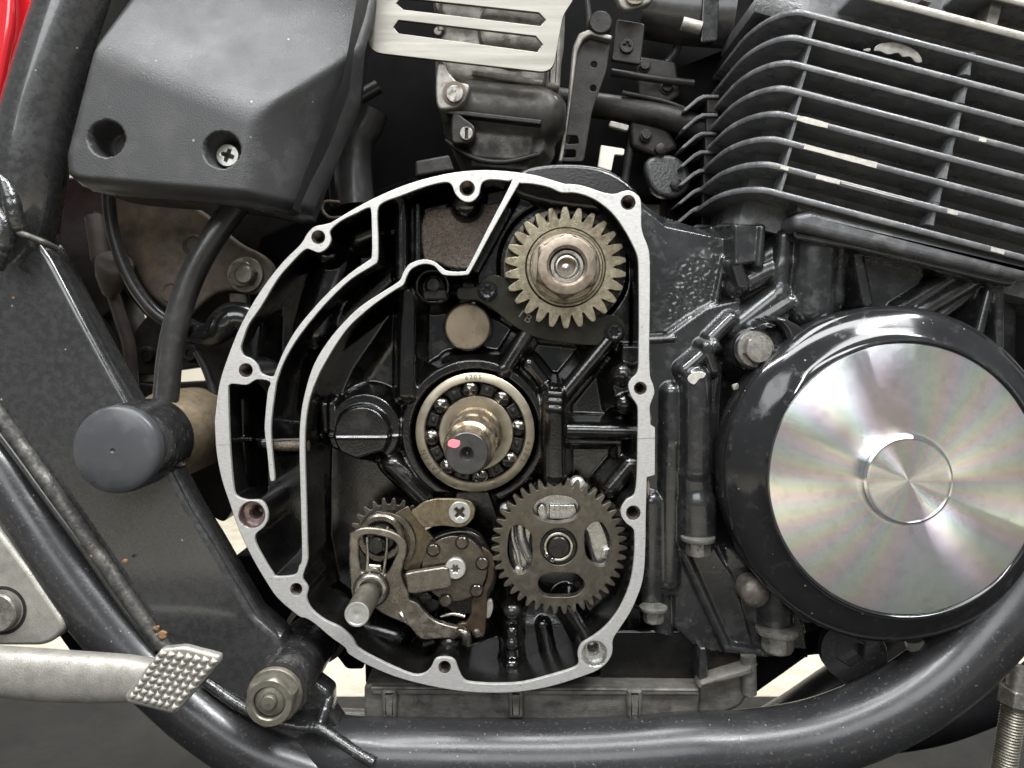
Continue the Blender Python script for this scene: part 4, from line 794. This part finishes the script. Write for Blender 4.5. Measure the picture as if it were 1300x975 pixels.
# flaked patch on a fin's upper face
ptc = [(0,0),(6,6),(14,3),(22,7),(30,2),(38,6),(44,3),(48,-3),(40,-10),(28,-13),(14,-14),(4,-10)]
plate('peeled_flake', sm([(1110,64),(1114,57),(1126,54),(1140,54),(1154,59),(1166,67),(1171,78),(1163,79),(1156,72),(1146,72),(1140,67),(1128,69),(1118,65)], 3), FD + 6, 2, 'carb', cyl, 0.6, 2)
plate('peeled_flake', sm([(1098,62),(1105,61),(1104,65),(1097,64)], 3), FD + 6, 2, 'carb', cyl, 0.4, 1)
# base flange of the cylinder
def slope_plate(name, pts, d, th, m, parent, bev): return plate(name, pts, d, th, m, parent, bev, 4)
slope_plate('base_flange', rnd([(1008,272),(1030,266),(1312,338),(1306,356),(1280,352),(1010,290)], [8,4,4,6,3,8]), -6, 130, 'fin', cyl, 9)
slope_plate('base_gasket', rnd([(1012,258),(1040,259),(1312,330),(1312,342),(1030,270),(1012,270)], 3), 4, 130, 'castrough', cyl, 3)
slope_plate('base_foot', rnd([(1006,292),(1250,336),(1300,352),(1286,364),(1270,362),(1090,318),(1010,304)], 4), 8, 120, 'cast', cyl, 4)
# carburettor side fins
cs = thing('rear_fin_stack', 'small jagged black fins stepping down the back edge of the cylinder block', 'fins', P(900, 285, 180))
for i in range(8):
    y = 120 + 23.6 * i; x = 913 - 1.2 * i
    plate('small_fin', rnd([(x,y),(x-20,y),(x-28,y+4),(x-44,y+18),(x-46,y+21),(x-42,y+21),(x-26,y+8),(x-18,y+4),(x,y+4)], 1), 190, 60, 'fin', cs, 1, 2)
    plate('fin_wall', rnd([(x-16,y+4),(x,y+4),(x+6,y+14),(x-1,y+24),(x-15,y+24)], 2), 196, 60, 'darkmetal', cs, 2, 2)
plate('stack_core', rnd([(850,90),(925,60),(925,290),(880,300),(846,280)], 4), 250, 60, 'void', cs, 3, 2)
# ---------------------------------------------------------------- carburettor and its slotted plate
cb = thing('carburettor', 'grimy grey carburettor body with dark float bowl above the open case', 'carburettor', P(630, 210, 180))
CD = 110
plate('carb_body', rnd([(552,-30),(720,-30),(716,60),(707,116),(690,116),(686,119),(620,117),(578,106),(552,98)], 5), CD, 120, 'carb', cb, 7, 4)
plate('carb_column', rnd([(690,-20),(718,-20),(711,112),(692,112)], 5), CD - 14, 60, 'carb', cb, 7, 4)
lathe('carb_barrel', 655, 40, CD - 2, [(54, -40), (54, 4), (50, 10), (40, 13), (0.1, 15)], 'carb', cb, 40)
bw = Field(540, 66, 720, 232, 1.6); 
bw.up(bw.sd_p([(572,112),(698,118),(690,190),(668,216),(600,210),(576,160)]), 30, 2.2, 16); bw.round_up(bw.sd_s(600,134,684,142,0), 56, 34, 20); bw.up(bw.sd_p([(585,150),(680,160),(670,205),(600,200)]), 36, 2, 10)
bw.build('float_bowl', CD + 30, CD, 'bowl', cb, bw.H > 2)
plate('screw_ear', sm([(556,78),(566,80),(571,92),(580,103),(593,106),(596,112),(591,124),(584,134),(570,138),(556,136),(553,110)], 3), 68, 60, 'carb', cb, 2.5, 3)
plate('screw_ear', sm([(574,142),(580,143),(590,150),(602,160),(603,172),(597,181),(586,182),(573,178)], 3), 76, 60, 'carbdark', cb, 2.5, 3)
lathe('rust_ring', 577, 118.5, 67, [(16.5, -2), (16.5, 1), (12.5, 1.5)], 'rust', cb, 32)
cross_screw('slotted_screw', 577, 118.5, 60, 11.0, 8, 'bolt', cb, slot=True, rot=1.83)
cross_screw('slotted_screw', 592, 169, 69, 8.4, 8, 'bolt', cb, slot=True, rot=1.62)
tube('bowl_band', [(566,178,104),(600,200,100),(640,206,98),(684,196,104)], 4, 'carbdark', cb)
tube('breather', [(560,40,104),(556,10,104),(552,-20,104)], 6, 'carb', cb)
plate('drain_ledge', rnd([(527,204),(570,196),(577,216),(527,224)], 3), 70, 40, 'darkmetal', cb, 3, 3)
lathe('idle_knob', 700, 128, 96, [(9,-12),(9,0),(7,2),(0.1,2)], 'carb', cb, 20)
plate('float_seam', rnd([(566,138),(688,152),(687,158),(566,144)], 2), 76, 20, 'carbdark', cb, 1.5, 2)
tube('body_rib', [(600,92,CD-4),(640,99,CD-6),(688,106,CD-4)], 5, 'carb', cb)
for x, y in ((556,40),(560,74)): lathe('body_screw', x, y, CD - 8, [(6,-6),(6,1),(5,2),(0.1,2)], 'bolt', cb, 18)
bt = thing('slotted_plate', 'bright brushed aluminium plate with long hexagon ended slots, at the top', 'plate', P(590, 88, 60))
po = rnd([(474,-200),(466,66),(702,93),(715,20),(728,0),(740,-200)], [3,20,18,8,3,3], 6)
s1 = [(499.4,34),(506,25.4),(680,45.7),(689,56),(682,66),(506,42.3)]; s2 = [(503,4),(509,-3),(684,16),(693,25),(686,33),(512,12)]
s3 = [(506,-34),(514,-40 + 2),(686,-18),(695,-10),(688,-2),(516,-26)]
plate('plate_sheet', [po, s1, s2, s3], 60, 5, 'alu_slot', bt, 0.8, 2)
# ---------------------------------------------------------------- things behind, between carburettor and fins
th_ = thing('cable_bracket', 'tall dark bent cable bracket with holes, right of the slotted plate', 'bracket', P(755, 205, 160))
plate('bracket_plate', [rnd([(730,58),(737,44),(748,38),(776,46),(770,90),(752,140),(741,205),(712,205),(722,150),(726,100)], 5), circ(754, 82, 4, 16), circ(753,112,4,16)[::1], rnd([(719,172),(733,172),(735,182),(719,183)], 3), rnd([(715,190),(731,190),(731,200),(714,200)], 3)], 150, 5, 'darkmetal', th_, 1, 2)
plate('bracket_rim', rnd([(727,60),(735,42),(748,37),(778,45),(776,51),(750,44),(740,50),(733,66),(722,150),(714,205),(709,205),(719,150)], 3), 138, 14, 'carb', th_, 2, 3)
lathe('bracket_boss', 762, 30, 140, [(17,-20),(17,4),(15,6),(0.1,6)], 'darkmetal', th_, 28)
sp = thing('screw_plate', 'small dark plate with a cross head screw, right of the cable bracket', 'plate', P(797, 84, 170))
plate('plate_body', rnd([(783,24),(819,30),(813,82),(776,76)], 4), 165, 8, 'darkmetal', sp, 1.5, 3)
cross_screw('cross_screw', 796, 58, 160, 9, 5, 'darkmetal', sp, rot=0.2)
wt = plate('white_tag', rnd([(763,184),(793,189),(792,197),(780,196),(776,217),(759,212)], 2), 210, 8, 'tape', None, 1, 2); tag(wt, 'small off white tag in the dark gap above the case rim, below the screw plate', 'tag')
tg2 = plate('pale_clip', rnd([(775,153),(799,159),(797,166),(773,160)], 2), 200, 8, 'carb', None, 1, 2); tag(tg2, 'thin pale metal clip just above the white tag in the dark gap', 'clip')
pc_ = thing('throttle_pulley', 'grey rounded triangular pulley end cut by the top edge of the photo', 'pulley', P(800, 12, 140))
plate('pulley_body', sm([(780,-20),(785,2),(790,10),(797,12.5),(815,8),(828,0),(834,-20)], 4), 130, 14, 'carb', pc_, 3, 3)
lathe('pulley_nut', 806, -6, 128, [(15,-2),(15,5),(12,7),(0.1,7)], 'steel', pc_, 24)
hb = thing('hose_clamp', 'dark intake rubber with a shiny blue black clamp band beside the top fins', 'clamp', P(880, 60, 200))
tube('intake_rubber', [(820,10,230),(870,18,220),(930,22,210)], 46, 'rubber', hb, 32)
plate('clamp_band', rnd([(893,-20),(915,-20),(911,52),(889,54)], 3), 168, 14, 'blackbolt', hb, 2, 3)
tube('clamp_screw', [(866,30,166),(890,36,164)], 10, 'carb', hb)
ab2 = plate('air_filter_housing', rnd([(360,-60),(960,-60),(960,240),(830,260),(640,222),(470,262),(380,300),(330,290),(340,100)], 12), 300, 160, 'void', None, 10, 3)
tag(ab2, 'air filter housing with shade put into its black, filling the dark space behind the carburettor', 'air filter housing')
sm_ = thing('starter_cover', 'black rounded starter motor cover peeping over the top of the case rim', 'engine cover', P(760, 250, 60))
plate('cover_shell', sm([(640,240),(660,216),(690,208),(730,207),(765,212),(792,226),(812,248),(800,270),(700,262)], 4), 40, 60, 'casewall', sm_, 8, 4)
pr_ = thing('engine_mount_arm', 'dark brown oily mount arm running behind the small rear fins', 'mount', P(860, 180, 220))
tube('mount_arm', [(700,126,240),(800,140,230),(850,150,225),(900,168,222)], 20, 'darkmetal', pr_)
for x, y in ((838,190),(858,236)): hexbolt('mount_bolt', x, y, 215, 10, 8, 'darkmetal', pr_, FWD, x * 0.1, dome=2)
im = thing('intake_linkage', 'dark oily rods and lugs of the throttle linkage between the cable bracket and the fins', 'linkage', P(830, 200, 230))
tube('link_rod', [(776,92,205),(830,100,205),(880,106,210)], 6, 'darkmetal', im, 14); tube('link_rod', [(790,118,215),(840,128,215),(872,140,220)], 4, 'darkmetal', im, 12)
plate('link_plate', rnd([(806,70),(858,78),(864,120),(846,132),(812,122)], 5), 222, 14, 'darkmetal', im, 3, 3)
plate('link_plate', rnd([(800,150),(846,160),(862,186),(838,200),(802,186)], 6), 226, 20, 'darkmetal', im, 5, 3)
for x, y in ((818,84),(846,112),(820,172)): hexbolt('link_bolt', x, y, 220, 8, 6, 'darkmetal', im, FWD, x * 0.3, flange=(10, 1.5))
plate('cast_lug', sm([(820,205),(850,196),(872,210),(876,236),(856,250),(830,242)], 4), 214, 20, 'castrough', im, 5, 3)
cb2 = tube('throttle_cable', [(742,-20,190),(748,40,196),(735,120,210),(716,190,220),(700,230,230)], 4.5, 'rubber', None, 14); tag(cb2, 'thin black throttle cable dropping behind the cable bracket', 'cable')
cb3 = tube('spark_lead', [(880,-10,240),(860,60,236),(832,100,232),(812,150,240),(800,190,250),(790,250,262)], 7, 'rubber', None, 16); tag(cb3, 'black ignition lead looping through the dark gap beside the fin stack', 'lead')
cr_ = tube('clutch_cable', [(466,-20,220),(450,60,220),(430,140,214),(420,200,210),(424,262,210)], 6, 'rubber', None, 14); tag(cr_, 'thin black cable hanging in the shade right of the side cover', 'cable')
# ---------------------------------------------------------------- air box side cover
ac = thing('side_cover', 'textured black plastic side cover with two recessed screw holes, one screw missing', 'side cover', P(230, 270, 20))
a = Field(64, -150, 480, 292, 1.9)
ol = [(190,-150),(136,10),(118,64),(104,120),(84.5,196),(86,221),(104,238),(136,244),(237,252),(305,259),(362,272),(373,266),(389,220),(437,101),(455,0),(470,-150)]
sd = a.sd_p(ol)
# face, with the side turning away right of the crease
crease = ((a.X - 402) * 145 - (a.Y - 0) * -77) / math.hypot(145, 77)   # signed distance right of the line (402,0)-(325,145)
c2 = ((a.X - 325) * 105 + (a.Y - 145) * 10) / math.hypot(105, 10)
side = smin(crease, c2, 12)
kb_ = ((a.X - 120) * 80 - (a.Y - 62) * 190) / -math.hypot(80, 190)   # below the added upper bend
lower = (a.Y - 62 - (a.X - 120) * 0.42) / 1.085
Hh = np.zeros(a.X.shape) + 60
Hh = smin(Hh, 60 - 1.1 * side, 14)
Hh = smin(Hh, 60 + 0.42 * lower, 7)  # bend added to imitate the light-dark edge across the face
edge = np.maximum(-sd, 0); r0 = 12.0
Hh = Hh - (r0 - np.sqrt(np.maximum(r0 * r0 - np.maximum(r0 - edge, 0) ** 2, 0)))
lo_e = np.maximum(236 - a.Y + (a.X - 100) * 0.085, 0); Hh = Hh - np.where(lo_e < 14, 0.09 * (14 - lo_e) ** 2, 0)
a.H = Hh
for x, y in ((138.5, 177.5), (284, 191.5)):
    a.H = smax(a.H, np.where(a.sd_c(x, y, 24) < 0, a.H + 0.8, -99), 1)
    a.down(a.sd_c(x, y, 18.5), 16, 9, 4)
gy, gx = np.gradient(sd, 1.9, 1.9); gl = np.maximum(np.hypot(gx, gy), 0.3); over = np.clip(sd, 0, 4)   # pull the rim vertices onto the outline
a.X = a.X - over * gx / gl; a.Y = a.Y - over * gy / gl
a.build('cover_shell', 14, -40, 'plastic', ac, sd < 2.6)
plate('cover_skirt', inset(ol, 2), -14, 110, 'plastic', ac, 0, front=False)
lathe('empty_hole', 144, 182, 1, [(12, -3), (11, 1), (8, 1.4), (7.2, 0.5), (7, -8), (0.1, -8)], 'ink', ac, 24)
cross_screw('cover_screw', 288.5, 197, -16, 14.6, 12, 'zinc', ac, rot=0.35)
# ---------------------------------------------------------------- frame
fm = thing('motorcycle_frame', 'black painted tubular motorcycle frame with a welded gusset plate and lower rail', 'frame', P(200, 940, 60))
tube('upper_tube', [(260,-420,-6),(180,-200,-6),(116,-40,-6),(98,0,-6),(74,70,-6),(50,150,-6),(36,220,-6),(28,280,2),(26,330,40)], 44, 'frame', fm, 40)
pl_o = sm([(22,300),(48,303),(70,338)], 2, False) + [(100,396),(130,452),(162,510),(190,556),(217,601),(240,645),(268,690),(292,732),(322,782),(352,808),(362,830),(352,868),(322,905),(262,866),(220,830),(190,794),(140,722),(88,650),(50,596),(0,523),(-110,440),(-200,330),(-200,200),(0,240)]
plate('gusset_plate', rnd(pl_o, 6, 3), -10, 46, 'frame', fm, 7, 5)
tube('gusset_edge', [(40,302,6),(66,338,6),(100,404,6),(160,514,6),(226,622,6),(262,684,6),(294,740,6),(330,796,6),(356,812,6)], 13, 'frame', fm, 24)
tube('lower_tube', [(-420,60,24),(-200,320,22),(-90,462,20),(-40,540,16),(0,592,12),(33,645,10),(95,738,6),(162,822,4),(208,868,2),(262,915,0),(330,958,0),(420,990,4),(480,1020,8)], 37, 'rail', fm, 36)
tube('bottom_rail', [(398,948,30),(440,956,16),(520,960,6),(690,962,6),(800,958,6),(880,952,6),(950,950,6),(1030,938,6),(1100,914,6),(1160,882,6),(1215,840,6),(1262,790,6),(1300,740,6),(1345,660,6),(1400,540,6),(1450,380,6)], 45, 'rail', fm, 40)
tube('weld_seam', [(-14,508,-14),(20,556,-14),(55,604,-15),(84,645,-15),(120,697,-15),(160,755,-15),(190,798,-14),(218,832,-14)], 9, 'weld', fm, 14, 16, 70, 0.05)
tube('weld_seam', [(-20,524,-14),(18,574,-14),(60,632,-15),(110,700,-15),(160,772,-14),(200,824,-12)], 5.5, 'frame', fm, 10, 10)
for x, y, r in ((205,807,6.5),(198,798,3.5),(158,713,3.2),(116,706,2.6),(17,378,2.6)):
    l = [(x + r * random.uniform(0.6, 1.15) * math.cos(t), y + r * 0.8 * random.uniform(0.6, 1.15) * math.sin(t)) for t in np.linspace(0, 6.28, 11)[:-1]]
    plate('rust_spot', sm(l, 2), (-23.6 if (x - 84) * 0.72 < (y - 645) * 0.52 + 30 and y > 600 else -10.4), 4, 'orange', fm, 0.5, 1)
tube('weld_bead', [(262,866,-8),(300,893,-12),(340,912,-14),(380,922,-16),(404,924,-18),(430,940,-26),(452,955,-32),(474,968,-36)], 7, 'weldblack', fm, 14, 12, 70, 0.05)
tube('weld_bead', [(404,924,-12),(412,902,0),(418,884,10)], 7, 'weldblack', fm, 12, 10, 70, 0.05)
plate('lower_web', rnd([(320,850),(396,862),(420,880),(420,904),(452,950),(400,962),(330,930)], 6), 2, 30, 'weldblack', fm, 6, 3)
tube('collar_weld', [(-6,226,-40),(6,232,-42),(14,252,-44),(20,280,-42),(26,296,-34)], 10, 'weldblack', fm, 16, 10, 80, 0.05)
tube('collar_weld', [(-10,262,-42),(4,290,-46),(0,320,-44),(-10,338,-44)], 13, 'weldblack', fm, 16, 10, 80, 0.05)
tube('collar_weld', [(18,294,-40),(36,300,-42),(56,308,-38),(72,316,-24)], 4, 'weld', fm, 12, 10, 80, 0.05)
# swing arm pivot on the gusset
pv = thing('pivot_cap', 'large round satin black cap over the swingarm pivot on the gusset plate', 'pivot cap', P(147, 628, -40))
lathe('cap_disc', 147, 571, -64, [(51.5, -30), (52.2, -4), (51.4, -1), (49, 1.5), (44, 3.4), (34, 5.4), (20, 6.8), (3, 7.3), (2.2, 6.0), (0.1, 5.4)], 'rubcap', pv, 72, smooth=60)
lathe('pivot_tube', 147, 571, -64, [(53.5, -92), (53.5, -14), (51, -10)], 'weldblack', pv, 56, cap1=False)
lathe('rusty_collar', 147, 571, -64, [(52, -220), (60, -218), (61, -140), (57, -118), (53, -104), (52, -90)], 'rustcol', pv, 56, cap1=False)
tube('pivot_weld', [(150,512,10),(176,515,20),(196,536,40),(212,560,50),(222,590,50),(214,606,30),(206,622,10)], 7, 'weldblack', pv, 12, 10, 70, 0.05)
# ---------------------------------------------------------------- lower engine bolt
eb = thing('engine_bolt', 'large weathered flange nut on a scraped black boss, lower left of the case', 'bolt', P(345, 905, 0))
lathe('bolt_boss', 352, 878, -52, [(36, -150), (36, -8), (34, -4), (20, -4)], 'weldblack', eb, 40, cap1=False)
lathe('boss_rim', 362, 862, -10, [(33, -14), (34, -4), (32, 0), (24, 1)], 'weld', eb, 40, cap1=False)
lathe('nut_washer', 349, 882, -52, [(33, -3), (33, 2), (31.5, 4), (20, 4)], 'olbolt', eb, 48)
hexbolt('flange_nut', 348, 883, -56, 31, 20, 'olbolt', eb, FWD, 0.32, hole=20)
lathe('bolt_end', 344, 888, -70, [(19.5, -12), (19.5, -4), (18, 2), (13, 4.5), (9.6, 5), (9, 4), (8.6, 9), (7.6, 10.5), (0.1, 11)], 'olbolt', eb, 36)
lathe('mount_rubber', 352, 878, -52, [(40, -260), (46, -250), (46, -178), (38, -170)], 'boot', eb, 40, cap1=False)
# ---------------------------------------------------------------- brake pedal and foot bracket
bp_ = thing('brake_pedal', 'grey cast brake pedal arm with a studded square foot pad', 'pedal', P(200, 905, -60))
pa = []
path = [(-420,830,-60,32,28),(-200,840,-74,31,27),(-60,848,-80,30,26),(0,852,-82,30,26),(60,857,-84,31,26),(120,860,-86,30,25),(160,861,-88,28,24),(200,862,-90,23,22),(236,862,-90,18,20)]
rings = []
for x, y, d, rv, rd in path:
    c = P(x, y, d); rings.append([c + Vector((0, 1, 0)) * (math.copysign(abs(math.cos(t)) ** 0.7, math.cos(t)) * rd * 0.7 * U) + Vector((0.05, 0, 1)) * (math.copysign(abs(math.sin(t)) ** 0.8, math.sin(t)) * rv * 0.92 * U) for t in [2 * math.pi * i / 28 for i in range(28)]])
loft('pedal_arm', rings, 'alu_dull', bp_, True, True, 50)
PDp = -118
pad = [(204,824),(233,821),(279,833),(279,842),(224,906),(216,907),(160,893),(157,884)]
plate('foot_pad', rnd(pad, 4), PDp, 9, 'alu_dull', bp_, 4, 4)
c00, c10, c01, c11 = (Vector(v) for v in ((203,825), (280,837), (161,886), (222,902)))
studm = None
for j in range(8):
    for i in range(7):
        u, v = (i + 0.5) / 7, (j + 0.5) / 8
        q = c00 * (1 - u) * (1 - v) + c10 * u * (1 - v) + c01 * (1 - u) * v + c11 * u * v
        p = P(q.x, q.y, PDp)
        if studm is None:
            X0 = axis_xf(q.x, q.y, PDp, FWD)
            base = [(-5.4,-0.6),(-2.6,-3.2),(0.6,-5.4),(3.0,-2.4),(5.4,0.6),(2.6,3.2),(-0.6,5.4),(-3.0,2.4)]
            o = loft('stud', [[(x * s_, y * s_, z) for x, y in base] for s_, z in ((1, 0), (.86, 1.3), (.62, 2.8), (.36, 3.8), (.12, 4.1))], 'alu_dull', bp_, False, True, 70, X0)
            o.data.transform(Matrix.Translation(-p)); o.location = p - bp_.location; studm = o
        else:
            o = studm.copy(); COL.objects.link(o); o.location = p - bp_.location + Vector((random.uniform(-.5, .5) * U, 0, random.uniform(-.5, .5) * U)); o.scale = [random.uniform(0.86, 1.06) for _ in range(3)]
fb = thing('foot_bracket', 'grey alloy footrest bracket with a socket bolt at the left edge', 'bracket', P(30, 819, -20))
plate('bracket_plate', rnd([(-300,600),(-60,600),(0,676),(40,730),(80,788),(82,800),(66,815),(52,820),(-300,820)], [2,14,14,14,8,8,10,6,2], 6), -30, 26, 'alu_dull', fb, 5, 4)
loft('socket_bolt', [ring_of(48, lambda t: 24, 0), ring_of(48, lambda t: 24, 9), ring_of(48, lambda t: 22, 11), ring_of(48, lambda t: 15, 11), ring_of(48, lambda t: hexr(t, 13), 10), ring_of(48, lambda t: hexr(t, 12.5), 1)], 'bolt', fb, True, True, 28, axis_xf(2, 775, -31, FWD, 0.3))
lathe('bolt_recess', 3, 775, -30, [(30, -2), (30, 0.4), (28, 0.8), (24, -0.5)], 'darkmetal', fb, 40, cap1=False)
# ---------------------------------------------------------------- hoses and rear parts
def hose(name, label, pts, r, m='rubber', cat='hose'):
    t = tube(name, pts, r, m, None, 24, 8); return tag(t, label, cat)
hose('breather_hose', 'thick black rubber hose curving down from the side cover to the pivot', [(318,244,70),(300,262,60),(272,300,50),(244,350,44),(226,402,40),(216,450,40),(212,490,42),(210,516,44)], 16.5)
hose('thin_hose', 'thinner grey black hose running down behind the thick hose', [(138,225,90),(139,262,90),(146,304,92),(164,352,96),(190,390,100),(216,410,104),(240,420,106)], 9)
hose('vent_hose', 'wide soft black vent hose behind the upper left rim', [(470,140,180),(462,160,180),(450,180,176),(448,215,170),(452,262,168)], 28)
hose('cable', 'brown dusty rubber cable dropping beside the gusset edge', [(128,270,150),(124,300,150),(136,350,150),(152,400,150),(164,440,150),(168,490,150)], 9, 'boot', 'cable')
hose('coolant_pipe', 'dark pipe slanting in the black gap above the wide vent hose', [(400,170,190),(440,135,190),(480,110,196)], 11, 'rubber', 'pipe')
hose('boot_elbow', 'glossy black rubber elbow bulging out behind the left rim', [(218,404,130),(240,418,126),(258,424,122,17),(272,422,118,19),(284,412,116,23),(296,404,118,24),(312,406,120,22),(330,424,124,18)], 17, 'glossrubber', 'rubber boot')
hose('brake_line', 'slim dark line behind the rubber elbow near the left rim', [(250,446,150),(262,470,150),(272,500,150)], 6, 'rubber', 'line')
cap_ = thing('cable_boot', 'dusty brown tapered rubber boot beside the top of the gusset', 'rubber boot', P(130, 392, 120))
lathe('boot_body', 146, 333, 104, [(10, -58), (15, -46), (22, -26), (25, -6), (24.5, 0), (22, 3), (14, 4.5), (0.1, 5)], 'boot', cap_, 32, smooth=60, direction=(0.42, -0.55, 0.72))
tube('boot_neck', [(128,330,118),(124,300,124),(120,276,130)], 13, 'boot', cap_)
hc = hose('wire_clip', 'thin rusty bent wire clip left of the wide vent hose', [(434,276,150),(418,276,150),(409,266,150),(412,257,150),(424,256,150),(440,258,150)], 2.6, 'rust', 'clip')
rb = thing('suspension_bracket', 'rusty brown suspension linkage plate with bolts behind the hoses', 'bracket', P(280, 400, 150))
plate('bracket_plate', sm([(150,240),(220,250),(258,270),(300,306),(330,322),(346,340),(340,366),(318,374),(292,368),(268,376),(248,394),(238,404),(215,395),(180,360),(150,300)], 4), 135, 16, 'rust', rb, 4, 3)
hexbolt('flange_bolt', 312, 349, 132, 20, 12, 'olbolt', rb, FWD, 0.15, flange=(26, 4))
lathe('bolt_tip', 311, 349, 112, [(13, -4), (13, 5), (11, 7), (0.1, 7)], 'olbolt', rb, 28)
for x, y in ((246,311),(218,371)): lathe('rivet_ring', x, y, 134, [(16, -2), (16, 2), (13.5, 3.4), (11, 2), (10, 1), (0.1, 1)], 'rust', rb, 28)
plate('lower_tab', rnd([(290,372),(312,372),(316,404),(292,404)], 3), 140, 14, 'alu_sump', rb, 3, 3)
sw = thing('swingarm', 'dark grimy swingarm casting filling the gap between frame gusset and engine case', 'swingarm', P(230, 700, 220))
plate('arm_body', [rnd([(70,225),(360,225),(380,300),(320,420),(300,560),(300,640),(284,664),(236,640),(186,520),(120,400),(70,310)], 6), [(131,402),(140,395),(152,436)], [(154,366),(185,402),(170,421),(160,404)], [(176,477),(262,465),(266,484),(200,488),(178,486)]], 200, 60, 'darkmetal', sw, 3, 3)
for x, y in ((186,450),(242,448)): lathe('arm_bolt', x, y, 192, [(13,-8),(13,2),(11,5),(6,5),(5,2),(0.1,2)], 'darkmetal', sw, 24)
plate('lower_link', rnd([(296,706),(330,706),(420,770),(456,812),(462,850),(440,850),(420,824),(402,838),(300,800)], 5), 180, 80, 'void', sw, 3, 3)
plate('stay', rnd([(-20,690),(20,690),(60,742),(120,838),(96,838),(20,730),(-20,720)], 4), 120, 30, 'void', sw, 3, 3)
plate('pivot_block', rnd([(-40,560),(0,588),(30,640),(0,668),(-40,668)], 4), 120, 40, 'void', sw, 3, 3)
# ---------------------------------------------------------------- far frame rail, rod, red panel
fr_ = tube('far_frame_rail', [(380,925,330),(640,935,330),(860,950,330),(940,942,330),(999,912,330),(1054,875,330),(1104,843,330),(1160,790,330)], 34, 'rubber', None, 28); tag(fr_, 'black far side frame rail curving up behind the round engine cover', 'frame rail')
fr2 = tube('exhaust_pipe', [(1110,936,420),(1180,925,420),(1240,905,420),(1290,880,420),(1350,830,420)], 30, 'void', None, 28); tag(fr2, 'dark exhaust pipe curving up at the right behind the near frame rail', 'exhaust pipe')
rd = thing('threaded_rod', 'thin grey threaded rod with a nut at the lower right corner', 'threaded rod', P(1275, 990, 30))
ax_d = (P(1292,868,30) - P(1272,990,30)).normalized()
X0 = axis_xf(1272, 990, 30, tuple(ax_d)); rg = []
for i in range(64):
    z = i * 1.9; rg.append(ring_of(24, lambda t, i=i: 15.0 if i % 2 else 13.2, z))
loft('rod_thread', rg, 'olbolt', rd, True, True, 20, X0)
hexbolt('rod_nut', 1287, 893, 30, 21, 20, 'bolt', rd, tuple(ax_d), 0.4, hole=12)
tube('rod_end', [(1289,880,30),(1294,845,32)], 12, 'bolt', rd)
rdp = thing('red_panel', 'glossy red body panel corner at the top left', 'body panel', P(10, 150, 40))
plate('panel_shell', sm([(-200,-260),(160,-260),(90,-90),(56,0),(40,40),(22,86),(8,128),(-10,160),(-200,210)], 4), 20, 40, 'red', rdp, 14, 5)
tube('panel_crease', [(12,-40,8),(14,0,6),(11,40,6),(4,80,8),(-6,130,10)], 7, 'red', rdp)
